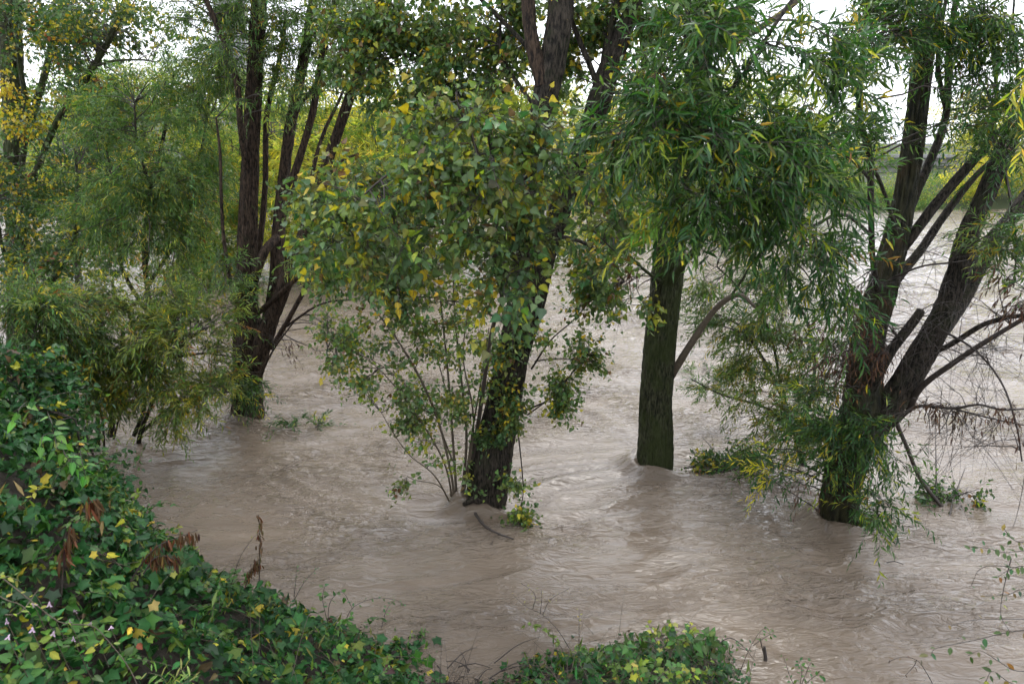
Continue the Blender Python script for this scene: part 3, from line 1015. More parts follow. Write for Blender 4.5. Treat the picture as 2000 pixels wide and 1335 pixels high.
T.grow(90, 130, 14.2, 50, 35, 5, 'dead', [(1, (.16, .03, .02)), (1, (.08, .03, .02))], rd=.5, dead=True)
T.finish(twig_mat=M_TWIG, plain=True)

# ---- young willow, pale mass left of the multi-stemmed tree
YW = 12.6
T = Tree("young_willow", (at(300, 700, YW)[0], YW, 0), "young bushy willow with pale narrow leaves between the left poplar and the multi-stemmed tree", seed=22, dens=.74)
T.stem([(292, 790, YW, 14), (296, 690, YW, 13), (292, 600, YW, 11), (282, 480, YW, 10), (300, 350, YW, 8), (330, 220, YW, 6), (340, 140, YW, 4)], "trunk")
T.stem([(292, 620, YW, 9), (238, 520, YW - .3, 8), (228, 400, YW - .4, 6), (205, 280, YW - .5, 4)])
T.stem([(288, 560, YW, 9), (360, 440, YW - .3, 7), (385, 330, YW - .4, 5), (405, 230, YW - .5, 4)])
T.stem([(285, 520, YW, 8), (300, 400, YW - .8, 6), (270, 290, YW - 1, 5), (262, 200, YW - 1.1, 3)])
for a in [(300, 210, 11.8, 120, 70, 54), (330, 340, 11.6, 115, 100, 72), (225, 300, 11.8, 85, 110, 52), (405, 270, 11.8, 50, 80, 28), (290, 450, 11.5, 125, 85, 64), (190, 420, 12, 80, 90, 30), (400, 420, 12, 55, 90, 26), (330, 540, 11.8, 100, 40, 20), (360, 160, 12, 70, 40, 18), (215, 190, 12.2, 60, 45, 16)]:
    T.grow(a[0], a[1], a[2], a[3], a[4], a[5], 'willow', PAL_WILLOW, rd=.9)
T.grow(310, 300, 11.2, 60, 60, 3, 'dead', PAL_DEAD, rd=.5, dead=True)
T.finish(plain=True, single=300)

# ---- T2: multi-stemmed willow
T = Tree("multi_stemmed_willow", (on_water(485, 822)[0], Y2, 0), "dark willow splitting into many upright stems just above the water, left of centre", seed=23, dens=.85, bark=M_BARK_BROWN)
T.stem([(483, 900, Y2, 70), (484, 822, Y2, 64), (483, 740, Y2, 58), (485, 660, Y2, 60), (481, 580, Y2, 46), (484, 430, Y2, 37), (492, 250, Y2, 33), (500, 100, Y2, 31), (505, 0, Y2, 30), (508, -200, Y2, 26), (512, -420, Y2, 14)], "trunk", flare=.08)
T.stem([(486, 760, Y2, 34), (502, 705, Y2 - .1, 38), (520, 650, Y2 - .15, 34), (560, 545, Y2 - .25, 28), (596, 450, Y2 - .3, 24), (620, 370, Y2 - .3, 22), (642, 310, Y2 - .3, 21), (700, 140, Y2 - .3, 19), (742, 0, Y2 - .3, 18), (800, -180, Y2 - .3, 14)])
T.stem([(500, 700, Y2 + .1, 30), (522, 640, Y2 + .15, 30), (539, 545, Y2 + .2, 28), (546, 425, Y2 + .2, 26), (567, 245, Y2 + .2, 23), (588, 140, Y2 + .2, 21), (612, 0, Y2 + .2, 19), (640, -160, Y2 + .2, 13)])
T.stem([(548, 425, Y2 + .2, 20), (574, 343, Y2 + .1, 17), (609, 227, Y2, 15), (630, 105, Y2, 13), (655, 0, Y2, 12), (680, -120, Y2, 8)])
T.stem([(572, 235, Y2 + .2, 8), (590, 200, Y2 + .15, 8), (612, 170, Y2 + .1, 7), (640, 90, Y2, 5)], seg=8)
T.stem([(487, 600, Y2 + .1, 16), (504, 500, Y2 + .3, 13), (518, 367, Y2 + .4, 12), (521, 227, Y2 + .4, 11), (546, 115, Y2 + .4, 9), (560, 20, Y2 + .4, 6)])
T.stem([(486, 590, Y2, 22), (497, 545, Y2 - .2, 19), (518, 490, Y2 - .2, 17), (543, 462, Y2, 16)])
T.stem([(480, 330, Y2 - .1, 12), (469, 245, Y2 - .3, 13), (462, 157, Y2 - .4, 13), (437, 80, Y2 - .5, 12), (402, 0, Y2 - .6, 11), (360, -110, Y2 - .7, 8)])
T.stem([(474, 630, Y2 - .1, 9), (450, 550, Y2 - .3, 8), (437, 465, Y2 - .4, 7), (432, 380, Y2 - .45, 7), (430, 300, Y2 - .5, 6), (422, 230, Y2 - .5, 4)])
T.stem([(500, 615, Y2, 12), (530, 588, Y2 - .3, 11), (565, 556, Y2 - .4, 9), (600, 530, Y2 - .5, 6)])
T.stem([(530, 680, Y2 - .15, 11), (574, 605, Y2 - .4, 10), (609, 538, Y2 - .5, 9), (650, 470, Y2 - .6, 6), (680, 420, Y2 - .7, 4)])
T.stem([(555, 640, Y2 - .3, 5), (626, 594, Y2 - .7, 4), (700, 584, Y2 - 1, 3)], seg=6)
T.stem([(500, 760, Y2 - .1, 4), (530, 690, Y2 - .5, 3.5), (580, 620, Y2 - .7, 2.5)], seg=6)
T.stem([(585, 470, Y2 - .2, 9), (622, 290, Y2 - .1, 8), (665, 190, Y2, 6), (690, 120, Y2, 4)])
T.stem([(620, 375, Y2 - .3, 8), (660, 320, Y2 - .5, 6), (700, 300, Y2 - .6, 4)], seg=6)
for a in [(470, 70, 11, 80, 80, 26), (540, 60, 11, 70, 80, 26), (420, 40, 11, 70, 50, 16), (600, 60, 11, 60, 60, 12), (530, 190, 11, 50, 60, 6), (440, 170, 11, 50, 60, 7), (575, 230, 11, 60, 80, 3), (650, 230, 10.9, 60, 80, 4),
          (465, 560, 10.7, 30, 40, 6), (455, 480, 10.7, 25, 50, 4), (690, 60, 11, 60, 80, 10)]:
    T.grow(a[0], a[1], a[2], a[3], a[4], a[5], 'willow', PAL_WILLOW, rd=.8)
T.grow(487, 745, Y2 - .5, 34, 40, 12, 'willow', PAL_WILLOW_DK, rd=.2)
T.grow(600, 560, 10.6, 80, 90, 8, 'willow', PAL_WILLOW_YL, rd=.7)
T.grow(610, 650, Y2 - .3, 80, 60, 14, 'bare', PAL_DEAD, rd=.5)
T.grow(560, 680, Y2 - .3, 50, 30, 4, 'dead', PAL_DEAD, rd=.4, dead=True)
for a in [(300, 0, 11.2, 70, 40, 12), (660, 20, 11, 70, 50, 16), (580, -10, 11, 80, 40, 14), (370, 60, 11, 50, 50, 8)]:
    T.grow(a[0], a[1], a[2], a[3], a[4], a[5], 'willow', PAL_WILLOW, rd=.8)
T.grow(520, -170, 11, 260, 140, 40, 'willow', PAL_WILLOW, rd=1.6)
T.finish(plain=True, single=250)

# ---- W2: flooded willow bush, lower left
YB = 9.6
T = Tree("willow_bush", (on_water(265, 862)[0], YB, 0), "spreading willow bush with yellow-tipped leaves half sunk beside the creeper-covered bank", cat="bush", seed=24, dens=.55)
def wb(px, py): return on_water(px, py)[1]
T.stem([(268, 880, wb(268, 862), 10), (276, 840, 9.9, 9), (292, 800, 9.7, 8), (330, 700, 9.4, 6), (400, 640, 9.2, 4)], "trunk")
T.stem([(262, 850, 10.2, 9), (282, 790, 10.1, 8), (270, 700, 9.9, 7), (250, 600, 9.7, 5)])
T.stem([(192, 870, 9.8, 8), (190, 800, 9.7, 7), (180, 700, 9.4, 6), (150, 600, 9.2, 4)])
T.stem([(204, 880, 9.7, 5), (200, 820, 9.6, 5), (190, 780, 9.4, 4)], seg=6)
T.stem([(216, 850, 10.3, 14), (222, 800, 10.2, 12), (235, 740, 10.1, 10), (240, 640, 10, 7)])
T.stem([(222, 856, 10.1, 4), (240, 800, 9.9, 4), (280, 770, 9.7, 3)], seg=6)
T.stem([(275, 845, 9.9, 7), (340, 790, 9.5, 6), (400, 770, 9.3, 4), (450, 765, 9.2, 3)])
T.stem([(240, 720, 10, 6), (330, 700, 9.7, 5), (400, 690, 9.5, 4), (470, 700, 9.4, 2.5)], seg=6)
T.stem([(180, 720, 9.5, 7), (100, 640, 8.9, 6), (30, 600, 8.6, 4)])
for a in [(60, 610, 8.8, 90, 60, 34), (170, 610, 9.2, 90, 55, 40), (280, 600, 9.4, 90, 45, 34), (120, 690, 8.7, 90, 50, 36), (230, 690, 9.2, 90, 60, 48), (330, 680, 9.3, 90, 60, 40), (410, 650, 9.4, 50, 60, 20),
          (180, 760, 8.9, 60, 40, 20), (270, 750, 9.4, 60, 40, 22), (350, 770, 9.3, 70, 40, 20), (410, 760, 9.2, 40, 40, 10), (330, 820, 9.2, 40, 25, 6), (60, 690, 8.6, 70, 40, 20), (140, 770, 8.8, 60, 50, 22), (200, 810, 9.3, 50, 40, 14), (60, 560, 9.2, 80, 40, 18)]:
    T.grow(a[0], a[1], a[2], a[3], a[4], a[5], 'willow_fine', PAL_WILLOW_YL if a[0] > 160 else PAL_WILLOW, rd=.6)
T.grow(100, 620, 8.3, 90, 50, 14, 'willow_fine', PAL_WILLOW, rd=.4)
T.grow(240, 800, 10, 60, 40, 12, 'bare', PAL_DEAD, rd=.4)
T.grow(340, 785, 9.6, 30, 20, 4, 'dead', PAL_DEAD, rd=.3, dead=True)
T.finish(plain=True, single=300)

# ---- T3: leaning poplar in the centre
T = Tree("leaning_poplar", (on_water(950, 985)[0], Y3, 0), "thick rough-barked poplar leaning to the right in the middle of the water", seed=25, dens=.78, bark=M_BARK_WILLOW)
T.stem([(938, 1050, Y3, 92), (949, 984, Y3, 84), (962, 900, Y3, 78), (985, 780, Y3, 73), (1006, 680, Y3, 71), (1030, 600, Y3, 68), (1046, 545, Y3, 62), (1062, 500, Y3, 48), (1078, 455, Y3 + .05, 43), (1098, 395, Y3 + .1, 42), (1130, 310, Y3 + .2, 43), (1160, 230, Y3 + .2, 46), (1186, 150, Y3 + .2, 44), (1212, 80, Y3 + .2, 36), (1240, 0, Y3 + .2, 30), (1290, -160, Y3 + .2, 20)], "trunk", flare=.10)
T.stem([(1040, 590, Y3 - .02, 40), (1030, 520, Y3 - .1, 44), (1030, 420, Y3 - .15, 46), (1043, 310, Y3 - .2, 48), (1060, 210, Y3 - .2, 50), (1076, 130, Y3 - .2, 56), (1090, 50, Y3 - .2, 55), (1096, 0, Y3 - .2, 52), (1108, -200, Y3 - .2, 42), (1120, -420, Y3 - .2, 20)])
T.stem([(1062, 165, Y3 - .25, 34), (1046, 110, Y3 - .25, 32), (1036, 60, Y3 - .25, 29), (1031, 0, Y3 - .25, 27), (1018, -200, Y3 - .25, 18)], mat=M_BARK_BROWN)
T.stem([(1172, 190, Y3 + .2, 14), (1157, 140, Y3 + .2, 13), (1132, 80, Y3 + .2, 12), (1113, 30, Y3 + .2, 10), (1095, -40, Y3 + .3, 7)])
T.stem([(1178, 165, Y3 + .2, 20), (1184, 100, Y3 + .25, 17), (1195, 50, Y3 + .25, 15), (1206, 0, Y3 + .25, 14), (1220, -120, Y3 + .25, 9)])
T.stem([(1082, 150, Y3, 10), (1000, 60, Y3 + .4, 9), (900, -40, Y3 + .7, 7), (820, -120, Y3 + .8, 4)])
T.stem([(1045, 320, Y3, 9), (960, 240, Y3 + .8, 8), (880, 170, Y3 + 1.0, 7), (830, 120, Y3 + 1.1, 6), (780, 80, Y3 + 1.2, 4)])
T.stem([(1060, 230, Y3, 8), (985, 120, Y3 + .5, 7), (978, 40, Y3 + .6, 5), (990, -40, Y3 + .6, 4)])
T.stem([(945, 985, Y3 - .25, 12), (925, 975, Y3 - .3, 14), (905, 985, Y3 - .32, 9)], "root")
T.stem([(1030, 470, Y3 - .1, 10), (930, 410, Y3 - .2, 8), (820, 400, Y3 - .4, 6), (720, 420, Y3 - .5, 5), (640, 450, Y3 - .6, 3)])
T.stem([(1080, 460, Y3, 9), (1130, 470, Y3 - .2, 7), (1180, 500, Y3 - .3, 5), (1220, 550, Y3 - .4, 3)])
for a in [(660, 410, 7.9, 60, 50, 14), (640, 490, 7.8, 50, 50, 12), (720, 520, 7.9, 70, 50, 14), (790, 560, 8, 60, 35, 9), (700, 330, 8.2, 60, 50, 10), (1130, 490, 8.1, 50, 50, 10), (1190, 560, 8, 40, 50, 8), (1220, 420, 8.3, 50, 60, 10), (1240, 250, 8.6, 40, 70, 8), (900, 60, 9.2, 110, 70, 40), (800, 60, 9.4, 90, 80, 36), (720, 110, 9.5, 70, 100, 28), (860, 150, 9.3, 90, 60, 26), (960, 130, 9.0, 60, 80, 22), (760, 220, 9.4, 80, 70, 24), (840, 230, 9.2, 60, 50, 14), (980, 40, 9, 60, 60, 14),
          (1130, 120, 8.9, 50, 80, 14), (1170, 40, 8.9, 60, 60, 12), (1140, 230, 8.8, 60, 50, 10), (1240, 110, 9, 40, 90, 12), (1280, 60, 9, 50, 60, 12)]:
    T.grow(a[0], a[1], a[2], a[3], a[4], a[5], 'poplar', PAL_POPLAR, rd=.7)
for a in [(660, 60, 9.6, 60, 70, 16), (1000, 10, 9, 60, 50, 12), (1130, 10, 8.8, 60, 50, 14), (1060, 60, 9, 50, 60, 8), (1250, 20, 8.8, 60, 50, 12), (760, 10, 9.4, 90, 40, 16)]:
    T.grow(a[0], a[1], a[2], a[3], a[4], a[5], 'poplar', PAL_POPLAR, rd=.7)
T.grow(1000, -170, 9, 330, 120, 42, 'poplar', PAL_POPLAR, rd=1.4)
# short leafy shoots on the trunk, sprays to the right of it
T.grow(990, 775, Y3 - .35, 42, 65, 22, 'poplar_small', PAL_POPLAR, rd=.12)
T.grow(975, 850, Y3 - .38, 36, 45, 10, 'poplar_small', PAL_POPLAR_YL, rd=.12)
T.grow(1000, 700, Y3 - .36, 34, 40, 10, 'poplar_small', PAL_POPLAR, rd=.12)
T.grow(1050, 640, Y3 - .3, 30, 25, 4, 'poplar_small', PAL_POPLAR, rd=.15)
for pts in [[(1038, 720, Y3 - .1, 4), (1075, 665, Y3 - .4, 3), (1120, 625, Y3 - .5, 2.5), (1150, 590, Y3 - .5, 2)],
            [(1030, 800, Y3 - .1, 4), (1080, 775, Y3 - .4, 3), (1112, 735, Y3 - .5, 2.5), (1150, 690, Y3 - .5, 2)],
            [(1030, 810, Y3 - .1, 3), (1070, 780, Y3 - .3, 2.5), (1095, 750, Y3 - .4, 2)],
            [(1010, 830, Y3 - .2, 3), (1018, 900, Y3 - .4, 2.5), (1022, 960, Y3 - .4, 2), (1016, 992, Y3 - .4, 1.5)],
            [(1045, 705, Y3 - .2, 3), (1085, 700, Y3 - .4, 2.2), (1120, 702, Y3 - .4, 2)]]:
    T.stem(pts, "shoot", seg=6)
    e = pts[-1]
    T.grow(e[0] - 8, e[1] + 8, e[2], 34, 42, 13, 'poplar_small', PAL_POPLAR, rd=.15, min_t=.6)
T.grow(1018, 930, Y3 - .4, 10, 45, 5, 'poplar_small', PAL_POPLAR, rd=.08, min_t=.7)
T.finish(plain=True, single=300)

# ---- sapling clump at the foot of the leaning poplar
YS = on_water(895, 985)[1]
T = Tree("poplar_sapling", (on_water(895, 985)[0], YS, 0), "airy many-stemmed poplar sapling fanning out from the foot of the leaning tree", cat="sapling", seed=26, dens=.95, bark=M_TWIG_PALE)
FAN = [[(897, 1010, YS, 9), (893, 985, YS, 8), (886, 880, YS, 7), (876, 740, YS, 6), (866, 640, YS, 5), (858, 560, YS, 4), (850, 480, YS, 2.5)],
       [(905, 1005, YS, 10), (904, 960, YS, 9), (911, 850, YS, 7), (900, 730, YS, 6), (888, 610, YS, 4.5), (884, 480, YS, 2.5)],
       [(888, 1000, YS, 8), (882, 930, YS - .1, 7), (852, 810, YS - .15, 6), (800, 700, YS - .2, 5), (725, 595, YS - .2, 4), (690, 550, YS - .2, 2.5)],
       [(886, 1000, YS, 6), (870, 910, YS - .1, 5), (820, 820, YS - .2, 4), (740, 720, YS - .3, 3), (650, 660, YS - .4, 2)],
       [(888, 1000, YS, 5), (850, 930, YS - .2, 4), (800, 888, YS - .3, 3), (765, 840, YS - .4, 2.5), (745, 805, YS - .4, 2)],
       [(888, 1000, YS, 4), (860, 950, YS - .2, 3), (815, 938, YS - .3, 2.5), (795, 930, YS - .35, 1.8)],
       [(900, 1000, YS, 6), (925, 830, YS - .2, 5), (905, 700, YS - .2, 4), (915, 600, YS - .2, 3)],
       [(902, 1000, YS, 6), (920, 860, YS - .1, 5), (940, 740, YS - .2, 4), (955, 640, YS - .2, 3)],
       [(884, 900, YS, 4), (830, 760, YS - .1, 3.5), (770, 650, YS - .1, 3), (740, 560, YS - .1, 2)],
       [(880, 800, YS, 4), (850, 690, YS + .1, 3), (800, 590, YS + .1, 2.5), (780, 520, YS + .1, 2)],
       [(860, 830, YS - .1, 3), (780, 740, YS - .2, 2.5), (700, 690, YS - .3, 2), (640, 680, YS - .3, 1.5)]]
for i, f in enumerate(FAN):
    f = [(a, b, c, w * .72) for a, b, c, w in f]
    T.stem(f, "stem", seg=8 if i < 4 else 6)
for a in [(860, 620, YS, 60, 70, 14), (780, 640, YS - .1, 70, 60, 14), (690, 640, YS - .2, 80, 60, 18), (830, 740, YS - .1, 60, 70, 14), (740, 740, YS - .2, 70, 50, 14), (890, 800, YS - .1, 45, 80, 10), (830, 850, YS - .1, 50, 50, 8), (920, 700, YS - .2, 40, 70, 9),
          (790, 850, YS - .3, 40, 40, 5), (870, 900, YS - .1, 40, 40, 4), (800, 930, YS - .35, 15, 10, 2), (660, 690, YS - .3, 40, 40, 8), (870, 530, YS, 70, 40, 9), (740, 560, YS - .1, 60, 40, 8)]:
    T.grow(a[0], a[1], a[2], a[3], a[4], a[5], 'poplar_small', PAL_SAPLING, rd=.35, min_t=.3)
T.finish(single=300, twig_mat=M_TWIG)

# ---- young poplar whose big-leaved crown leans towards the camera
T = Tree("young_poplar", (on_water(915, 975)[0], on_water(915, 975)[1], 0), "slim young poplar with large grey-green and yellow leaves in front of the leaning trunk", seed=27, dens=.33, bark=M_TWIG)
yb = on_water(915, 975)[1]
T.stem([(912, 1000, yb, 8), (918, 930, yb - .1, 8), (938, 800, yb - .5, 8), (960, 650, yb - 1.1, 8), (980, 590, yb - 1.4, 8), (968, 520, yb - 1.7, 9), (967, 400, yb - 2.1, 10), (962, 310, yb - 2.3, 8), (945, 220, yb - 2.4, 6)], "trunk")
T.stem([(967, 430, yb - 2.0, 9), (890, 330, yb - 2.3, 8), (820, 320, yb - 2.5, 7), (760, 340, yb - 2.5, 5), (700, 390, yb - 2.5, 3)])
T.stem([(967, 400, yb - 2.1, 8), (1060, 320, yb - 2.2, 7), (1110, 300, yb - 2.2, 5), (1170, 310, yb - 2.2, 3)])
T.stem([(967, 470, yb - 1.9, 8), (1060, 440, yb - 2.0, 6), (1140, 440, yb - 2.0, 4), (1200, 490, yb - 2.0, 3)])
T.stem([(968, 490, yb - 1.8, 7), (880, 450, yb - 2.0, 6), (790, 440, yb - 2.1, 4), (690, 460, yb - 2.1, 3)])
T.stem([(966, 380, yb - 2.1, 7), (930, 290, yb - 2.5, 6), (900, 220, yb - 2.6, 4), (890, 180, yb - 2.6, 2.5)])
T.stem([(975, 560, yb - 1.5, 5), (1000, 520, yb - 2.1, 4), (1030, 530, yb - 2.4, 3)], seg=6)
for a in [(950, 230, 5.8, 80, 55, 16), (880, 240, 5.8, 70, 50, 13), (1010, 270, 5.9, 80, 60, 17), (860, 320, 5.8, 90, 60, 21), (780, 340, 5.9, 80, 55, 17), (950, 350, 5.7, 100, 65, 24), (1090, 320, 6.0, 85, 65, 20), (1150, 390, 6.2, 80, 60, 17),
          (740, 400, 6.0, 75, 60, 15), (850, 420, 5.9, 100, 65, 22), (980, 440, 5.8, 90, 65, 22), (1080, 430, 6.1, 80, 60, 17), (680, 440, 6.2, 60, 60, 10), (800, 490, 6.1, 90, 45, 12), (900, 500, 6.0, 60, 45, 10), (1010, 530, 5.8, 50, 45, 10), (1190, 480, 6.5, 70, 50, 10), (670, 380, 6.4, 50, 40, 9), (640, 480, 6.5, 50, 50, 9), (720, 500, 6.4, 60, 50, 10), (1000, 570, 5.8, 45, 35, 8), (1060, 520, 6.0, 50, 40, 8), (900, 190, 5.8, 60, 30, 6)]:
    T.grow(a[0], a[1], a[2], a[3], a[4], a[5], 'poplar_big' if a[0] > 780 else 'poplar', PAL_POPLAR_BIG, rd=.45)
T.grow(945, 565, 5.9, 14, 12, 1, 'poplar', [(2, (.50, .36, .03)), (1, (.30, .27, .04)), (1, (.12, .16, .05))], rd=.08, min_t=.8)
T.finish(single=300)

# ---- T4: straight mossy poplar
T = Tree("mossy_poplar", (on_water(1279, 915)[0], Y4, 0), "straight poplar trunk covered in green moss standing alone right of centre", seed=28, bark=M_BARK_MOSS)
T.stem([(1278, 985, Y4, 84), (1279, 915, Y4, 77), (1280, 800, Y4, 70), (1287, 700, Y4, 67), (1297, 600, Y4, 65), (1306, 520, Y4, 66), (1316, 450, Y4, 60), (1336, 300, Y4, 54), (1356, 180, Y4, 50), (1376, 60, Y4, 48), (1386, 0, Y4, 46), (1402, -200, Y4, 36), (1410, -420, Y4, 16)], "trunk", flare=.05)
T.stem([(1308, 735, Y4, 20), (1324, 712, Y4 - .1, 15), (1350, 670, Y4 - .2, 14), (1390, 612, Y4 - .3, 12), (1422, 583, Y4 - .4, 11), (1450, 577, Y4 - .5, 8), (1475, 600, Y4 - .6, 5)], mat=M_TWIG_PALE)
T.stem([(1424, 583, Y4 - .4, 6), (1450, 545, Y4 - .5, 5), (1475, 500, Y4 - .6, 3)], seg=6)
T.stem([(1306, 560, Y4 - .05, 26), (1322, 530, Y4 - .25, 18), (1346, 500, Y4 - .35, 14), (1380, 455, Y4 - .5, 12), (1410, 400, Y4 - .6, 8)])
T.stem([(1365, 120, Y4, 26), (1405, 56, Y4 - .2, 19), (1447, 17, Y4 - .3, 18), (1490, -10, Y4 - .4, 14), (1560, -60, Y4 - .4, 8)], mat=M_TWIG_PALE)
T.stem([(1372, 100, Y4, 18), (1440, 80, Y4 - .2, 14), (1489, 52, Y4 - .3, 13), (1545, 12, Y4 - .4, 12), (1590, -30, Y4 - .4, 9)], mat=M_TWIG_PALE)
T.stem([(1318, 430, Y4, 12), (1300, 250, Y4 + .8, 14), (1268, 170, Y4 + 1, 16), (1256, 90, Y4 + 1, 14), (1248, 0, Y4 + 1, 12)], mat=M_TWIG)
T.stem([(1330, 330, Y4, 10), (1292, 180, Y4 + .5, 9), (1270, 90, Y4 + .5, 8), (1262, 0, Y4 + .5, 7)], mat=M_TWIG)
T.stem([(1305, 560, Y4, 8), (1250, 520, Y4 - .6, 6), (1200, 470, Y4 - .8, 4), (1150, 460, Y4 - .9, 3)], seg=6)
for a in [(1210, 520, 8.6, 60, 60, 14), (1250, 430, 8.6, 60, 60, 14), (1160, 560, 8.6, 40, 40, 6), (1240, 590, 8.7, 30, 40, 5), (1340, 60, 9, 60, 70, 10), (1300, 330, 8.8, 50, 80, 10)]:
    T.grow(a[0], a[1], a[2], a[3], a[4], a[5], 'poplar', PAL_POPLAR, rd=.4)
T.grow(1205, 540, 8.6, 25, 40, 8, 'dead', [(1, (.15, .05, .03)), (1, (.09, .035, .022))], rd=.2, dead=True)
T.grow(1190, 620, 9, 60, 50, 8, 'bare', PAL_DEAD, rd=.4)
T.grow(1410, -180, 9, 230, 120, 30, 'poplar', PAL_POPLAR, rd=1.4)
T.finish(single=80)

# ---- willow bush between the mossy poplar and the big willow
YM = 9.4
T = Tree("flooded_willow", (on_water(1560, 905)[0], YM, 0), "fine-leaved willow bush trailing into the current between the mossy trunk and the big willow", cat="bush", seed=29)
T.stem([(1575, 960, YM, 12), (1560, 870, YM, 11), (1530, 780, YM + .1, 9), (1490, 700, YM + .2, 7), (1450, 640, YM + .3, 5)], "trunk")
T.stem([(1560, 860, YM, 8), (1590, 740, YM, 7), (1580, 640, YM, 6), (1540, 560, YM, 4)])
T.stem([(1545, 820, YM, 7), (1480, 790, YM + .6, 5), (1410, 770, YM + 1.2, 4), (1350, 740, YM + 1.6, 3)])
T.stem([(1530, 780, YM, 6), (1500, 640, YM + .3, 5), (1440, 560, YM + .4, 4), (1400, 520, YM + .5, 3)], seg=6)
for a in [(1400, 540, 9.8, 60, 60, 22), (1380, 620, 9.8, 50, 60, 16), (1460, 640, 9.4, 60, 70, 30), (1530, 620, 9.2, 70, 70, 30), (1450, 730, 9.4, 70, 40, 22), (1560, 730, 9, 60, 60, 24), (1500, 800, 9.2, 70, 40, 20), (1440, 850, 9.2, 40, 30, 8), (1590, 820, 9, 60, 50, 18), (1250, 640, 9.6, 30, 50, 0), (1480, 540, 9.4, 60, 50, 18)]:
    if a[5]: T.grow(a[0], a[1], a[2], a[3], a[4], a[5], 'willow_fine', PAL_WILLOW if a[1] < 700 else PAL_WILLOW_YL, rd=.5)
T.grow(1400, 748, YM + 1.4, 70, 14, 14, 'willow_fine', PAL_WILLOW, rd=.3)
T.grow(1225, 660, YM + .9, 30, 50, 14, 'willow_fine', PAL_WILLOW, rd=.3) if False else None
T.grow(1580, 700, 8.8, 50, 80, 14, 'dead', PAL_DEAD, rd=.3, dead=True)
T.grow(1480, 820, 9.2, 90, 50, 10, 'bare', PAL_DEAD, rd=.5)
T.finish(plain=True, single=200)

# ---- T5: big willow on the right
T = Tree("big_willow", (on_water(1635, 1028)[0], Y5, 0), "big many-armed willow with drooping dark leaves on the right", seed=30, dens=.34, reach=1.0, bark=M_BARK_WILLOW)
T.stem([(1628, 1100, Y5, 84), (1634, 1028, Y5, 76), (1642, 960, Y5, 76), (1662, 880, Y5, 78), (1684, 800, Y5, 80), (1690, 720, Y5 + .05, 66), (1700, 640, Y5 + .1, 62), (1724, 560, Y5 + .1, 58), (1746, 480, Y5 + .1, 51), (1765, 400, Y5 + .1, 44), (1780, 300, Y5 + .1, 41), (1796, 180, Y5 + .1, 39), (1811, 60, Y5 + .1, 36), (1820, 0, Y5 + .1, 35), (1842, -200, Y5 + .1, 28), (1850, -420, Y5 + .1, 12)], "trunk", flare=.06, mat=M_BARK_SMOOTH)
T.stem([(1668, 880, Y5, 56), (1702, 830, Y5 - .02, 70), (1742, 785, Y5 - .05, 62), (1790, 708, Y5 - .1, 54), (1838, 620, Y5 - .15, 48), (1868, 540, Y5 - .15, 42), (1890, 462, Y5 - .15, 40), (1925, 380, Y5 - .1, 36), (1960, 300, Y5 - .05, 35), (2005, 205, Y5, 30), (2070, 80, Y5, 22)])
T.stem([(1820, 670, Y5 + .1, 34), (1862, 610, Y5 + .25, 36), (1896, 550, Y5 + .3, 35), (1935, 478, Y5 + .35, 33), (1972, 430, Y5 + .4, 30), (2015, 372, Y5 + .45, 27), (2090, 280, Y5 + .5, 20)])
T.stem([(1738, 560, Y5 + .1, 24), (1765, 528, Y5 + .2, 22), (1800, 486, Y5 + .25, 18), (1847, 417, Y5 + .3, 15), (1897, 353, Y5 + .3, 12), (1940, 310, Y5 + .3, 8)])
T.stem([(1750, 500, Y5 + .1, 26), (1776, 468, Y5 + .1, 23), (1823, 404, Y5 + .1, 22), (1885, 332, Y5 + .1, 20), (1934, 278, Y5 + .05, 13), (1982, 224, Y5, 8), (2020, 190, Y5, 5)])
T.stem([(1768, 430, Y5 + .15, 18), (1793, 367, Y5 + .2, 19), (1816, 316, Y5 + .25, 18), (1842, 249, Y5 + .3, 17), (1850, 200, Y5 + .3, 15), (1852, 150, Y5 + .3, 14), (1854, 105, Y5 + .3, 13), (1867, 0, Y5 + .3, 12), (1890, -120, Y5 + .3, 8)])
T.stem([(1846, 210, Y5 + .3, 9), (1838, 170, Y5 + .35, 9), (1832, 130, Y5 + .35, 9), (1836, 60, Y5 + .4, 9), (1850, -10, Y5 + .4, 7)])
T.stem([(1849, 215, Y5 + .3, 6), (1875, 212, Y5 + .1, 4), (1910, 205, Y5, 3), (1945, 180, Y5 - .1, 2)], seg=6)
T.stem([(1716, 580, Y5, 14), (1706, 517, Y5 - .3, 12), (1701, 430, Y5 - .5, 12), (1699, 315, Y5 - .6, 13), (1688, 266, Y5 - .65, 12), (1678, 210, Y5 - .7, 12), (1685, 105, Y5 - .8, 12), (1695, 0, Y5 - .9, 11), (1705, -120, Y5 - 1, 8)])
T.stem([(1750, 455, Y5 - .1, 9), (1735, 400, Y5 - .3, 8), (1712, 340, Y5 - .5, 7), (1690, 310, Y5 - .6, 5)])
T.stem([(1775, 800, Y5 - .1, 14), (1800, 755, Y5 - .3, 13), (1860, 710, Y5 - .6, 12), (1930, 664, Y5 - .9, 11), (2000, 622, Y5 - 1.1, 9), (2070, 585, Y5 - 1.3, 7)], mat=M_TWIG)
T.stem([(1820, 690, Y5 - .1, 12), (1860, 671, Y5 - .3, 11), (1916, 636, Y5 - .5, 11), (1965, 620, Y5 - .7, 10), (2000, 615, Y5 - .8, 9), (2070, 600, Y5 - 1, 7)])
T.stem([(1700, 760, Y5 - .15, 24), (1737, 689, Y5 - .3, 22), (1775, 640, Y5 - .35, 20), (1800, 606, Y5 - .38, 17)], "broken_stub")
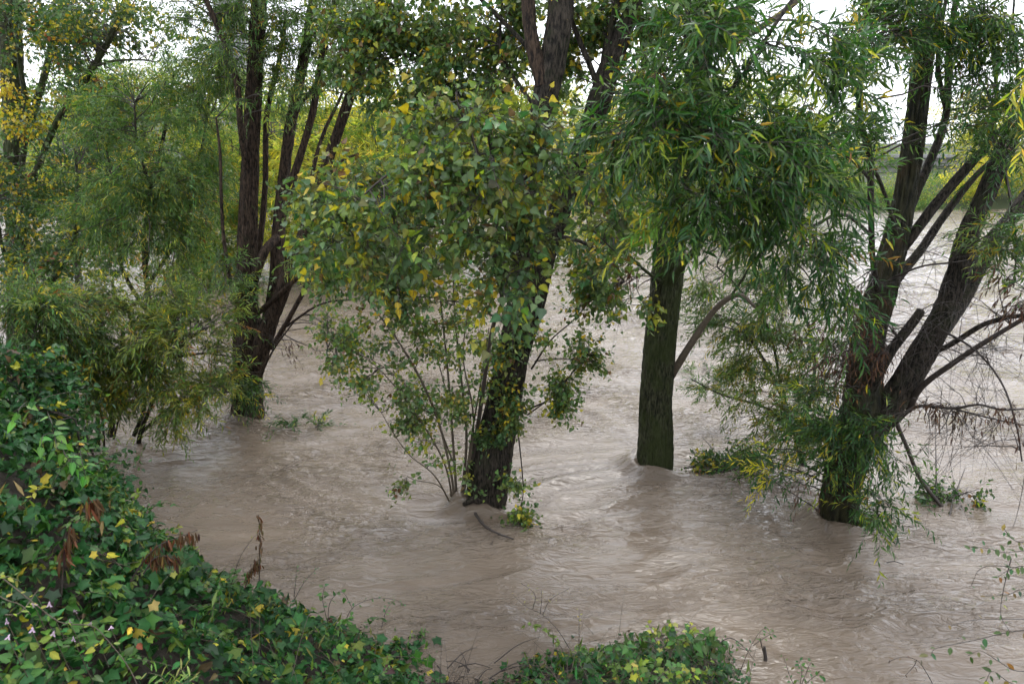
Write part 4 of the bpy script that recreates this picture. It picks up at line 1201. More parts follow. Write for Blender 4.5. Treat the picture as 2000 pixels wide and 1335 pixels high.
T.stem([(1745, 830, Y5 - .2, 8), (1790, 794, Y5 - .6, 7), (1860, 797, Y5 - .9, 6), (1912, 790, Y5 - 1.1, 5), (1960, 800, Y5 - 1.2, 4), (2030, 795, Y5 - 1.3, 3)], seg=6, mat=M_TWIG)
T.stem([(1860, 797, Y5 - .9, 4), (1930, 815, Y5 - 1.1, 3.5), (2000, 830, Y5 - 1.3, 3)], seg=6, mat=M_TWIG)
T.stem([(1830, 640, Y5 - .2, 5), (1900, 680, Y5 - .8, 4.5), (1955, 745, Y5 - 1.1, 4), (1985, 830, Y5 - 1.2, 4), (1996, 900, Y5 - 1.2, 3)], seg=6, mat=M_TWIG)
T.stem([(1735, 790, Y5 + .1, 9), (1770, 870, Y5 + .3, 8), (1795, 930, Y5 + .4, 8), (1822, 968, Y5 + .4, 7), (1840, 990, Y5 + .4, 6)], seg=8, mat=M_TWIG)
T.stem([(1750, 540, Y5 - .05, 5), (1800, 520, Y5 - .4, 4), (1856, 513, Y5 - .5, 4)], seg=6, mat=M_TWIG)
T.stem([(1776, 418, Y5 + .1, 6), (1790, 330, Y5 - .3, 5), (1852, 260, Y5 - .5, 3)], seg=6, mat=M_TWIG) if False else None
T.stem([(1925, 300, Y5, 9), (1945, 200, Y5 - .1, 8), (1940, 110, Y5 - .2, 6), (1925, 30, Y5 - .2, 4), (1915, -60, Y5 - .2, 3)])
T.stem([(1965, 285, Y5, 9), (1988, 160, Y5 - .2, 7), (1978, 60, Y5 - .3, 5), (1985, -50, Y5 - .3, 3)])
T.stem([(1866, 30, Y5 + .3, 6), (1895, 50, Y5, 4), (1930, 70, Y5 - .1, 3)], seg=6)
T.stem([(1960, 320, Y5 - .1, 7), (1975, 400, Y5 - .4, 5), (1985, 480, Y5 - .5, 4), (1980, 560, Y5 - .6, 2.5)], seg=6)
# limbs that carry the curtain of leaves on the camera's side
T.stem([(1828, -60, Y5 + .1, 18), (1760, -150, Y5 - .9, 14), (1650, -130, Y5 - 1.7, 11), (1540, 10, Y5 - 2.2, 8), (1440, 160, Y5 - 2.4, 7), (1340, 270, Y5 - 2.5, 4)])
T.stem([(1700, 350, Y5 - .55, 8), (1640, 290, Y5 - 1.3, 8), (1560, 270, Y5 - 1.9, 7), (1480, 300, Y5 - 2.2, 5), (1400, 360, Y5 - 2.3, 4)])
T.stem([(1702, 460, Y5 - .45, 8), (1650, 420, Y5 - 1.2, 7), (1590, 440, Y5 - 1.6, 6), (1520, 480, Y5 - 1.8, 4)])
T.stem([(1650, -130, Y5 - 1.7, 9), (1500, -90, Y5 - 2.2, 8), (1400, 20, Y5 - 2.4, 6), (1300, 120, Y5 - 2.5, 4), (1250, 220, Y5 - 2.5, 3)])
for a in [(1300, 230, 5.3, 90, 90, 24), (1240, 290, 5.5, 60, 70, 10), (1400, 130, 5.3, 110, 90, 28), (1380, 300, 5.2, 110, 90, 30), (1500, 180, 5.4, 110, 110, 32), (1490, 340, 5.3, 110, 100, 32), (1600, 180, 5.7, 90, 110, 24), (1590, 330, 5.7, 90, 90, 24), (1460, 440, 5.5, 100, 70, 20), (1560, 460, 5.8, 100, 80, 22),
          (1640, 460, 6.2, 60, 90, 14), (1360, 410, 5.5, 80, 60, 12), (1440, 30, 5.4, 110, 60, 18), (1560, 60, 5.5, 90, 70, 16), (1640, 560, 6.4, 60, 60, 12), (1660, 100, 6.2, 60, 100, 12), (1570, 560, 6.3, 60, 40, 7), (1320, 120, 5.4, 60, 60, 8)]:
    T.grow(a[0], a[1], a[2], a[3], a[4], a[5], 'willow_big', PAL_WILLOW_DK, rd=.5)
T.grow(1300, 420, 5.3, 40, 60, 6, 'willow_big', [(3, (.13, .22, .04)), (1, (.35, .33, .03))], rd=.2)
T.grow(1220, 270, 5.4, 40, 60, 6, 'willow_big', [(3, (.10, .18, .04)), (1, (.35, .33, .03))], rd=.2)
# foliage round the foot
for a in [(1690, 870, 7.3, 80, 40, 17), (1630, 800, 7.5, 60, 50, 14), (1760, 920, 7.2, 60, 50, 15), (1560, 840, 7.7, 80, 40, 22), (1560, 900, 7.6, 60, 30, 14), (1730, 980, 7.1, 40, 30, 10), (1620, 690, 7.7, 50, 60, 14), (1480, 890, 8.2, 60, 25, 12), (1600, 770, 7.8, 70, 50, 16)]:
    T.grow(a[0], a[1], a[2], a[3], a[4], a[5], 'willow', PAL_WILLOW_DK, rd=.35)
T.grow(1700, 1000, 7.0, 40, 25, 4, 'willow', [(2, (.30, .32, .03)), (1, (.48, .38, .03)), (2, (.06, .13, .03))], rd=.15)
T.grow(1490, 915, 7.5, 10, 10, 1, 'willow', [(1, (.50, .42, .03))], rd=.1, min_t=.9)
# upper right
for a in [(1900, 60, 7.2, 80, 60, 40), (1960, 130, 6.9, 60, 70, 44), (1950, 220, 7, 45, 50, 20), (1750, 30, 7.6, 50, 40, 14), (1700, 40, 7.2, 60, 50, 26), (1690, 250, 7.0, 30, 60, 8), (1990, 400, 6.8, 40, 80, 10), (1960, 330, 6.8, 50, 60, 10), (1690, 170, 7.1, 30, 70, 8), (1980, 30, 7, 60, 60, 12)]:
    T.grow(a[0], a[1], a[2], a[3], a[4], a[5], 'willow', PAL_WILLOW_DK, rd=.5)
for a in [(1960, 430, 6.9, 50, 60, 14), (1990, 500, 6.8, 30, 50, 8), (1850, 20, 7.3, 60, 40, 20), (1980, 250, 6.8, 40, 50, 16), (1760, 0, 7.6, 50, 25, 8)]:
    T.grow(a[0], a[1], a[2], a[3], a[4], a[5], 'willow', PAL_WILLOW if a[1] > 200 else PAL_WILLOW_DK, rd=.5)
T.grow(1800, -180, 7, 380, 130, 50, 'willow_big', PAL_WILLOW_DK, rd=1.4)
# bare and withered twigs
T.grow(1770, 640, 7.4, 90, 80, 32, 'bare', PAL_DEAD, rd=.5)
T.grow(1900, 680, 7.0, 90, 90, 28, 'bare', PAL_DEAD, rd=.5)
T.grow(1880, 820, 6.8, 90, 70, 28, 'bare', PAL_DEAD, rd=.5)
T.grow(1850, 480, 7.6, 60, 60, 12, 'bare', PAL_DEAD, rd=.4)
T.grow(1700, 690, 7.5, 60, 70, 30, 'dead', PAL_DEAD, rd=.3, dead=True)
T.grow(1975, 560, 6.6, 35, 60, 13, 'dead', PAL_DEAD, rd=.3, dead=True)
T.grow(1640, 640, 7.4, 45, 80, 30, 'dead', PAL_DEAD, rd=.3, dead=True)
T.grow(1880, 800, 6.8, 80, 30, 16, 'dead', PAL_DEAD, rd=.4, dead=True)
T.grow(1550, 945, 7.4, 10, 20, 2, 'dead', PAL_DEAD, rd=.1, dead=True)
T.finish(single=300)

# ---- shrubs standing in the flood further out
SH = [(560, 545, 22.5, 340, PAL_WILLOW_YL, "yellow-green willow shrub in midstream behind the multi-stemmed tree"),
      (680, 520, 24, 300, PAL_FAR_YL, "yellowest willow shrub in midstream right of the multi-stemmed tree"),
      (790, 540, 22, 340, PAL_WILLOW_YL, "thin willow shrub in midstream above the poplar sapling"),
      (880, 505, 25, 280, PAL_FAR, "pale willow shrub in midstream behind the young poplar"),
      (1010, 520, 24, 300, PAL_WILLOW_YL, "willow shrub in midstream behind the leaning trunk"),
      (1150, 470, 29, 270, PAL_FAR_YL, "yellowing willow shrub in midstream just left of the mossy trunk"),
      (1420, 470, 29, 250, PAL_WILLOW, "green willow shrub in midstream just right of the mossy trunk"),
      (1560, 440, 34, 220, PAL_FAR, "pale willow shrub in midstream behind the hanging willow leaves"),
      (400, 560, 20, 300, PAL_WILLOW_YL, "willow shrub in midstream behind the young willow"),
      (470, 500, 26, 280, PAL_FAR, "pale willow shrub in midstream seen left of the multi-stemmed tree"),
      (620, 560, 21, 260, PAL_FAR_YL, "low yellow willow shrub in midstream between the multi-stemmed tree and the sapling"),
      (720, 500, 27, 270, PAL_FAR, "pale green willow shrub in midstream behind the sapling tips"),
      (150, 560, 20.5, 330, PAL_POPLAR_YL, "dark yellowing shrub in midstream right of the left-edge poplar")]
for k, (px, py, Yg, hp, pal, lab) in enumerate(SH):
    w = on_water(px, py); Yq = w[1]
    T = Tree("midstream_shrub", w, lab, "shrub", "willow shrubs standing in midstream", seed=40 + k, dens=.8, bark=M_TWIG)
    rr_ = T.r
    for s in range(5):
        dx = rr_.normal(0, 34)
        T.stem([(px + s * 3, py + 6, Yq, 6), (px + dx * .4, py - hp * .4, Yq, 5), (px + dx, py - hp * .9, Yq + rr_.normal(0, .6), 2.5)], "stem" if s else "trunk", seg=6, step=.3)
    for s in range(12):
        T.grow(px + rr_.normal(0, 50), py - hp * rr_.uniform(.08, .95), Yq + rr_.normal(0, .6), 60, 55, 10, 'willow_far', pal, rd=1.2)
    T.grow(px, py - 14, Yq, 70, 14, 8, 'bare', PAL_DEAD, rd=.8)
    T.finish(leaf_mat=M_LEAF_FAR, plain=True)

# ================================================================== THE NEAR BANK
def scatter_bank(name, label, cat, xlim, ylim, n, pal, seed, single, sizes=(.035, .085), hmax=.30, mask=None, dens_px=True):
    r = np.random.default_rng(seed)
    x = r.uniform(*xlim, n); y = r.uniform(*ylim, n)
    d = shore_dist(x, y)
    k = (d > -.12)
    if mask is not None: k &= mask(x, y)
    x, y, d = x[k], y[k], d[k]
    gx = (bank_z(x + .05, y) - bank_z(x - .05, y)) / .1
    gy = (bank_z(x, y + .05) - bank_z(x, y - .05)) / .1
    w = np.sqrt(1 + gx * gx + gy * gy) ** 1.5
    i = r.choice(len(x), int(w.sum()), p=w / w.sum())      # as many leaves on a steep face as on a flat one
    x, y, d = x[i] + r.normal(0, .05, len(i)), y[i] + r.normal(0, .05, len(i)), d[i]
    z = bank_z(x, y)
    P = np.column_stack([x, y, z])
    px, py, zz = project(P)
    k = (px > -160) & (px < 2160) & (py < 1500) & (zz > .8)
    P, d = P[k], d[k]
    n = len(P)
    clump = fbm(np.column_stack([P[:, 0] * 2.4, P[:, 1] * 2.4, np.zeros(n) + seed]), 2)
    hh = hmax * np.clip(.55 + 1.1 * clump, .08, 1.4) * np.clip(.35 + d * 1.4, .25, 1)
    P[:, 2] = np.maximum(P[:, 2], .0) + hh * np.power(r.random(n), .7) + .02
    P[:, :2] += r.normal(0, .04, (n, 2))
    # leaf faces up and out over the water
    N = unit(r.normal(0, .45, (n, 3)) + np.array([.12, .05, 1.0]))
    D = unit(np.column_stack([r.normal(0, 1, n), r.normal(-.2, 1, n), r.normal(-.45, .35, n)]))
    tone = perlin(np.column_stack([P[:, 0] * 1.1, P[:, 1] * 1.1, np.zeros(n) + 2.2 + seed]))
    C = palette(n, pal, r)
    C *= np.exp(tone * .5)[:, None]
    kind = perlin(np.column_stack([P[:, 0] * 1.7 + 31, P[:, 1] * 1.7, np.zeros(n) + seed])) + r.normal(0, .22, n)
    L = sizes[0] + (sizes[1] - sizes[0]) * np.power(r.random(n), 1.7)
    o = thing(name, (float(P[:, 0].mean()), float(P[:, 1].mean()), float(P[:, 2].min())), label, cat)
    lv = Leaves()
    grass = r.random(n) < .05
    D[grass] = unit(D[grass] * np.array([.6, .6, 0]) + np.array([0, 0, 1.0]))
    kind[grass] = -9
    C[grass] = palette(int(grass.sum()), [(3, (.07, .15, .03)), (2, (.13, .20, .04)), (1, (.24, .22, .07))], r)
    lv.add('slim', P[grass], D[grass], N[grass] + np.array([0, -1.0, 0]), r.uniform(.05, .13, int(grass.sum())), C[grass])
    for shp, sel, f in (('heart', kind > .12, 1.0), ('lobed', (kind <= .12) & (kind > -.16), 1.15), ('oval', (kind <= -.16) & ~grass, .9)):
        if sel.any(): lv.add(shp, P[sel], D[sel], N[sel], L[sel] * f, C[sel])
    build_leaves(o, lv, M_CREEPER, single, "creeper_leaves")
    # loose shoots that stand out of the cover and bend over
    ns = int(n / 90)
    i = r.integers(0, n, ns)
    ang = r.uniform(0, 2 * np.pi, ns)
    ln = r.uniform(.18, .55, ns)
    t = np.linspace(0, 1, 9)[None, :, None]
    dv = np.column_stack([np.cos(ang) * .6, np.sin(ang) * .6, r.uniform(.5, 1.1, ns)])
    SQ = P[i][:, None] + ln[:, None, None] * (dv[:, None] * t - np.array([0, 0, .65]) * t * t)
    SQ[..., 2] = np.maximum(SQ[..., 2], .01)
    v, f = tubes_batch(SQ, np.full((ns, 9), .0024) * np.linspace(1, .4, 9)[None], 4)
    tag(link("shoots", mesh_from("shoots", v, f, 4, smooth=True), M_TWIG_PALE, o), kind="stuff")
    sl = Leaves()
    q = SQ[:, 1:].reshape(-1, 3)
    q = np.repeat(q, 2, 0)
    m2 = len(q)
    Cs = np.repeat(palette(ns, [(5, (.05, .12, .03)), (4, (.09, .17, .04)), (2, (.17, .24, .05)), (.6, (.36, .33, .05))], r, .2), 16, 0)
    sl.add('oval' if seed % 2 else 'heart', q, unit(r.normal(size=(m2, 3)) * np.array([1, 1, .5])), unit(r.normal(0, .5, (m2, 3)) + np.array([0, -.1, 1])), r.uniform(.025, .06, m2), Cs)
    build_leaves(o, sl, M_LEAF, 0, "shoot_leaves")
    # stems of the creepers
    m = 450
    i = r.integers(0, n, m)
    a = P[i]
    ang = r.uniform(0, 2 * np.pi, m)
    ln = r.uniform(.15, .6, m)
    t = np.linspace(0, 1, 6)[None, :, None]
    dirv = np.column_stack([np.cos(ang), np.sin(ang), r.normal(0, .25, m)])
    Q = a[:, None] + ln[:, None, None] * (dirv[:, None] * t + np.array([0, 0, .35]) * (t - t * t))
    Q[..., 2] = np.maximum(Q[..., 2], .01)
    v, f = tubes_batch(Q, np.full((m, 6), .0022) * np.linspace(1, .5, 6)[None], 4)
    tag(link("creeper_stems", mesh_from("creeper_stems", v, f, 4, smooth=True), M_TWIG_PALE, o), kind="stuff")
    return o


def leftmask(x, y): return x < on_water(880, 1335)[0] + .05
def rightmask(x, y): return x >= on_water(880, 1335)[0] + .05


SHOOTS = True
scatter_bank("creeper_thicket", "dense green creepers and brambles covering the bank at lower left", "creepers", (-8.5, .1), (1.2, 12.5), 80000, PAL_IVY, 51, 300, (.03, .10), .38, leftmask)
scatter_bank("bank_weeds", "low patch of leafy weeds on the bank at the bottom edge, right of the gap", "weeds", (-.6, 2.6), (3.4, 6.2), 9000, PAL_IVY, 52, 300, (.022, .075), .24, lambda x, y: rightmask(x, y) & (x < 1.75))


STYLE['bramble'] = dict(shape='heart', tl=(.18, .45), droop=.30, ll=(.035, .075), sp=.036, ang=1.0, nt=8, r=.0024)
T = Tree("bramble_bush", (-4.0, 5.9, 1.6), "dark dense bramble bush rising at the left edge behind the bright vine", "bush", seed=58, bark=M_TWIG, dens=1.0)
for k in range(7):
    a = T.r.uniform(-60, 190)
    T.stem([(a, 900 + a * .4, 6.0, 6), (a + 5, 820 + a * .4, 6.0, 5), (a + T.r.normal(0, 20), 735 + a * .55, 5.9, 2.5)], "stem", seg=6)
for a in [(-20, 720, 5.9, 60, 35, 12), (45, 745, 5.9, 55, 40, 14), (105, 790, 6.0, 50, 40, 12), (150, 850, 6.3, 40, 45, 11), (190, 925, 6.7, 30, 50, 9), (20, 800, 5.7, 70, 50, 10), (215, 985, 7.0, 22, 40, 6)]:
    T.grow(a[0], a[1], a[2], a[3], a[4], a[5], 'bramble', PAL_IVY, rd=.3)
T.finish(single=120, leaf_mat=M_CREEPER)

# ================================================================== SINGLE PLANTS ON THE BANK
def bank_hit(px, py, lift=.25):
    d = ray(px, py)
    Ys = np.linspace(1.6, 14, 600)
    P = CAMP + d[None] * (Ys / d[1])[:, None]
    g = np.maximum(bank_z(P[:, 0], P[:, 1]), 0) + lift
    k = np.argmax(P[:, 2] < g)
    return P[k]


def over(px, py, lift=.42, gap=.10):
    p = bank_hit(px, py, lift)
    return p + unit(CAMP - p) * gap


def hit_y(px, py, lift=.25): return float(bank_hit(px, py, lift)[1])


class Plant:
    """stems and single leaves; every leaf is a part"""
    def __init__(self, name, loc, label, cat, seed, group=None):
        self.o = thing(name, loc, label, cat, group)
        self.off = np.array(self.o.location)
        self.r = np.random.default_rng(seed)

    def stem(self, W, r0, r1, mat=None, name="stem"):
        W = np.asarray(W, float)
        link(name, tube_mesh(name, W, np.linspace(r0, r1, len(W)), .03, 6), mat or M_TWIG_PALE, self.o)
        self.path = catmull(W, 60)
        return self.path

    def leaf(self, P, D, N, L, C, shape='heart', mat=None, name="leaf"):
        D, S, N3 = leaf_frames(np.asarray(D, float)[None], np.asarray(N, float)[None])
        o = bpy.data.objects.new(name, leaf_variant(shape, np.asarray(C), mat or M_LEAF))
        COL.objects.link(o)
        o.parent = self.o
        M = np.eye(4)
        M[:3, 0] = D[0] * L; M[:3, 1] = S[0] * L; M[:3, 2] = N3[0] * L; M[:3, 3] = np.asarray(P) - self.off
        o.matrix_local = Matrix(M.tolist())

    def along(self, path, n, L, pal, shape='heart', t0=.1, t1=1.0, down=.3, mat=None, spread=.02, up=1.0):
        r = self.r
        for k, t in enumerate(np.linspace(t0, t1, n)):
            i = min(int(t * 59), 58)
            T = unit(path[i + 1] - path[i])
            sd = unit(np.cross(T, np.array([0, -.6, 1.0]) + r.normal(0, .3, 3))) * (1 if k % 2 else -1)
            D = unit(T * .5 + sd + r.normal(0, .25, 3) + np.array([0, 0, -down]))
            N = unit(np.array([0, -.25, up]) + r.normal(0, .35, 3))
            l = r.uniform(L[0], L[1])
            self.leaf(path[i] + D * (l * .3 if shape == 'heart' else .004) + r.normal(0, spread, 3) * .3, D, N, l, palette(1, pal, r, .15)[0], shape, mat)


PB = [(3, (.13, .30, .07)), (2, (.18, .36, .08)), (1, (.09, .22, .05))]
# bright heart-leaved vine that tumbles down the thicket
y0 = hit_y(120, 800, .5) - .25
V_ = Plant("heart_leaved_vine", at(115, 745, y0), "bright green heart-leaved vine tumbling down the dark thicket at the left edge", "vine", 61)
for pts, n in (([(52, 742), (75, 770), (95, 810), (105, 845), (112, 880)], 12), ([(108, 760), (140, 790), (150, 840), (158, 890), (168, 935)], 16), ([(75, 770), (45, 790), (32, 820)], 6), ([(105, 845), (85, 850), (80, 870)], 4),
               ([(120, 860), (128, 890), (150, 905), (172, 925)], 8)):
    W = [over(a, b) for a, b in pts]
    V_.along(V_.stem(W, .004, .0018, M_TWIG), n, (.055, .085), PB, 'heart', down=.5)

# pale small-leaved sprays in the corner
y0 = hit_y(40, 1160, .3) - .15
V_ = Plant("pale_leaved_spray", at(30, 1200, y0), "yellow-green small-leaved stem arching across the lower left corner", "plant", 62)
PY = [(3, (.22, .30, .05)), (2, (.34, .36, .06)), (2, (.14, .24, .05))]
for pts, n in (([(-20, 1110), (20, 1140), (70, 1180), (120, 1215), (180, 1222), (215, 1255), (250, 1300), (270, 1340)], 18), ([(-20, 1150), (10, 1170), (40, 1180), (60, 1200)], 9), ([(-20, 1135), (12, 1125), (40, 1135)], 7), ([(10, 1200), (40, 1195), (75, 1150)], 8)):
    W = [over(a, b, .46, .16) for a, b in pts]
    V_.along(V_.stem(W, .004, .002), n, (.022, .042), PY, 'oval', down=.1)

# balsam with pink flowers
y0 = hit_y(110, 1220, .3) - .2
V_ = Plant("pink_flowered_balsam", at(110, 1300, y0), "leafy plant dotted with small pale pink flowers in the lower left corner", "plant", 63)
PBAL = [(3, (.055, .15, .04)), (3, (.085, .20, .045)), (1, (.20, .27, .05))]
FL = [(67, 1181), (96, 1181), (147, 1193), (137, 1214), (177, 1218), (217, 1226), (14, 1214), (63, 1231), (16, 1245), (104, 1238), (144, 1248), (549, 1300)]


def flower_mesh():
    V, F = [], []
    for k, (ang, L, w) in enumerate([(90, 1.0, .55), (210, .9, .45), (330, .9, .45), (30, .5, .3), (150, .5, .3)]):
        a = R(ang); c, s_ = math.cos(a), math.sin(a)
        b = len(V)
        V += [(0, 0, 0), (c * L * .5 - s_ * w * .5, s_ * L * .5 + c * w * .5, .15), (c * L, s_ * L, .05), (c * L * .5 + s_ * w * .5, s_ * L * .5 - c * w * .5, .15)]
        F += [(b, b + 1, b + 2), (b, b + 2, b + 3)]
    b = len(V)
    V += [(.10, .06, -.1), (-.10, .06, -.1), (0, -.12, -.1), (.0, -.25, -.75)]        # spur
    F += [(b, b + 1, b + 3), (b + 1, b + 2, b + 3), (b + 2, b, b + 3)]
    me = mesh_from("flower", np.array(V), np.array(F), 3)
    me.materials.append(M_PETAL)
    return me


FM = flower_mesh()
for k, (a, b) in enumerate(FL[:-1]):
    top = over(a, b, .5, .12); base = top + np.array([.02, .08, -.32])
    pth = V_.stem([base, (base + top) / 2 + np.array([.01, -.02, .02]), top], .003, .0014)
    V_.along(pth, 7, (.04, .075), PBAL, 'heart', .05, .8, .3)
    o = bpy.data.objects.new("flower", FM); COL.objects.link(o); o.parent = V_.o
    o.location = [float(c) for c in top - V_.off]
    o.rotation_euler = (R(75 + V_.r.normal(0, 18)), V_.r.normal(0, .4), V_.r.normal(0, .5)); o.scale = [.019 + .004 * V_.r.random()] * 3
# large single leaves lying on the creepers
for k, (px, py, L, sh, col, lab) in enumerate([
        (97, 1272, .07, 'oval', (.48, .42, .05), "large oval yellow leaf on the creepers in the lower left corner"),
        (184, 1266, .05, 'heart', (.50, .42, .07), "heart-shaped yellow leaf right of the oval yellow one"),
        (190, 1080, .045, 'lobed', (.55, .46, .04), "lobed bright yellow leaf caught on the dark thicket"),
        (295, 1176, .062, 'lobed', (.42, .30, .08), "big tan maple leaf lying below the drooping withered plant"),
        (338, 1116, .042, 'lobed', (.52, .46, .08), "pale yellow crumpled leaf under the drooping withered plant"),
        (243, 1016, .05, 'heart', (.50, .44, .03), "round yellow leaf at the water's edge of the thicket"),
        (268, 1256, .07, 'oval', (.30, .10, .04), "rust-red leaf among the creepers at lower left")]):
    p = bank_hit(px, py, .42)
    p = p + unit(CAMP - p) * .12
    V_ = Plant("fallen_leaf", p, lab, "leaf", 70 + k, "single fallen leaves on the creepers")
    V_.leaf(p, (math.cos(k * 1.9), -.4, math.sin(k * 1.3) * .4 - .4), (.1, -.75, .8), L, .62 * np.array(col), sh, M_LEAF, "blade")
    V_.stem([p, p + np.array([-.01, .02, .015]), p + np.array([-.02, .04, .01])], .0016, .001, name="stalk")

# pale pinnate leaf spray at the bottom edge
y0 = hit_y(340, 1310, .3) - .2
V_ = Plant("pinnate_weed", at(330, 1345, y0), "pale pinnate-leaved weed at the bottom edge of the thicket", "weed", 64)
for pts in ([(330, 1350), (345, 1320), (372, 1290)], [(330, 1350), (318, 1322), (290, 1312)], [(332, 1350), (350, 1335), (378, 1328)]):
    W = [at(a, b, y0) for a, b in pts]
    V_.along(V_.stem(W, .003, .0015), 11, (.05, .075), [(2, (.24, .30, .08)), (1, (.32, .34, .10)), (1, (.18, .25, .06))], 'willow', .15, 1, .05)

# two withered plants
PD = [(3, (.10, .048, .024)), (2, (.14, .070, .034)), (1, (.06, .030, .018))]
def withered(name, label, seed, stems, n, L):
    y0 = hit_y(stems[0][0][0], stems[0][0][1], .3)
    V_ = Plant(name, at(*stems[0][0], y0), label, "plant", seed)
    for pts in stems:
        W = [at(a, b, y0 + .02 * i) for i, (a, b) in enumerate(pts)]
        p = V_.stem(W, .0055, .002, M_TWIG)
        r = V_.r
        for t in np.linspace(.3, 1, n):
            i = int(t * 58)
            for _ in range(5):
                q = p[i] + r.normal(0, .012, 3)
                V_.leaf(q, np.array([r.normal(0, .22), r.normal(0, .22), -1]), unit(r.normal(0, 1, 3) + np.array([0, -.6, 0])), r.uniform(*L), palette(1, PD, r)[0], 'willow', M_DRY, "withered_leaf")


withered("withered_weed", "withered brown plant arching over with drooping dead leaves at the water's edge", 65, [[(255, 1135), (280, 1095), (310, 1065), (345, 1050), (386, 1034)], [(280, 1120), (300, 1090), (322, 1085), (345, 1092)]], 13, (.055, .10))
withered("withered_stalk", "upright withered brown stalk standing against the water", 66, [[(506, 1165), (507, 1100), (508, 1050), (505, 1005)], [(478, 1150), (490, 1115), (503, 1095)]], 14, (.04, .075))
withered("brown_leaf_clump", "limp brown leaves hanging in a dark hollow of the thicket", 67, [[(120, 1160), (125, 1090), (132, 1050), (140, 1030)], [(165, 1000), (175, 980), (190, 975)]], 9, (.08, .13))


# thin sprigs that stand up from the bank
def sprig(name, label, seed, stems, n, L, pal, shape='oval', cat="sprig", lift=.25, mat=None, y=None, r0=.003, group=None):
    y0 = y if y else hit_y(stems[0][0][0], stems[0][0][1], lift)
    V_ = Plant(name, at(*stems[0][0], y0), label, cat, seed, group)
    for pts in stems:
        W = [at(a, b, y0 + .03 * i) for i, (a, b) in enumerate(pts)]
        V_.along(V_.stem(W, r0, .001, mat or M_TWIG), n, L, pal, shape, .25, 1, .15)


PG = [(2, (.05, .12, .035)), (1, (.09, .16, .04))]
PT = [(2, (.20, .19, .05)), (1, (.14, .09, .04)), (2, (.30, .26, .06))]
sprig("thin_sprig", "thin leaning sprig just left of the withered stalk", 80, [[(452, 1140), (468, 1090), (490, 1055), (505, 1040)]], 8, (.012, .022), PT)
sprig("thin_sprig", "thin sprig leaning right beside the withered stalk", 81, [[(575, 1170), (595, 1135), (622, 1106)], [(574, 1165), (578, 1130), (579, 1105)]], 8, (.014, .026), PG)
sprig("round_leaved_shoot", "round-leaved shoot rising over the water at the end of the creepers", 82, [[(640, 1215), (645, 1175), (668, 1155), (690, 1190)], [(640, 1215), (630, 1170), (634, 1145)]], 8, (.03, .05), PG, 'heart')
sprig("arching_bramble", "arching bramble shoot with small leaves over the water beyond the creepers", 83, [[(672, 1218), (690, 1185), (730, 1168), (770, 1170), (790, 1182)], [(745, 1225), (755, 1190), (770, 1172)]], 11, (.02, .036), PG, 'oval')
sprig("yellow_leaved_twig", "bent bare twig with tiny yellow leaves above the patch of weeds at the bottom", 84, [[(1112, 1265), (1090, 1230), (1060, 1200), (1025, 1182), (1000, 1158)], [(1060, 1200), (1075, 1170), (1112, 1148)], [(1055, 1198), (1058, 1170), (1057, 1150)], [(1040, 1190), (1045, 1160), (1018, 1138)]], 11, (.014, .026), PT, 'willow')
sprig("thin_weed_stalk", "single upright weed stalk right of the bent yellow-leaved twig", 85, [[(1131, 1280), (1131, 1230), (1131, 1190)]], 9, (.012, .024), PT)
sprig("red_stemmed_shoot", "reddish bare shoot reaching right from the patch of weeds", 86, [[(1395, 1262), (1425, 1245), (1452, 1262), (1475, 1290)]], 4, (.02, .035), PG, r0=.005)
sprig("waterside_sprig", "forked green sprig standing in the shallows right of the weeds", 87, [[(1440, 1325), (1462, 1270), (1485, 1232), (1500, 1225)], [(1470, 1260), (1500, 1240), (1512, 1235)], [(1462, 1270), (1440, 1262), (1448, 1248)]], 9, (.018, .034), PG, 'oval', y=5.15)
sprig("waterside_weed", "low leafy weed in the shallows left of the lower right corner", 88, [[(1560, 1350), (1566, 1310), (1560, 1290)], [(1560, 1350), (1590, 1320), (1608, 1318)], [(1560, 1350), (1545, 1325), (1530, 1280)], [(1562, 1345), (1580, 1300), (1585, 1292)]], 9, (.022, .042), PG, 'oval', y=5.0)
sprig("dry_waterside_stem", "dry stem with dangling brown leaves in the shallows", 89, [[(1830, 1350), (1808, 1310), (1790, 1288), (1760, 1282), (1735, 1292)], [(1790, 1288), (1785, 1300), (1768, 1318)]], 7, (.025, .05), PD, 'willow', y=4.95, mat=M_TWIG)
V_ = Plant("small_stump", on_water(1493, 1297), "small dark broken stump standing in the shallows at the lower right", "stump", 90)
V_.stem([on_water(1495, 1305) + np.array([0, 0, -.1]), on_water(1494, 1300) + np.array([0, 0, .06]), on_water(1492, 1298) + np.array([-.01, 0, .17])], .022, .010, M_TWIG, "stub")
V_.stem([on_water(1494, 1300) + np.array([0, 0, .05]), on_water(1488, 1300) + np.array([-.02, 0, .20]), on_water(1488, 1300) + np.array([-.03, 0, .25])], .005, .003, M_TWIG, "splinter")

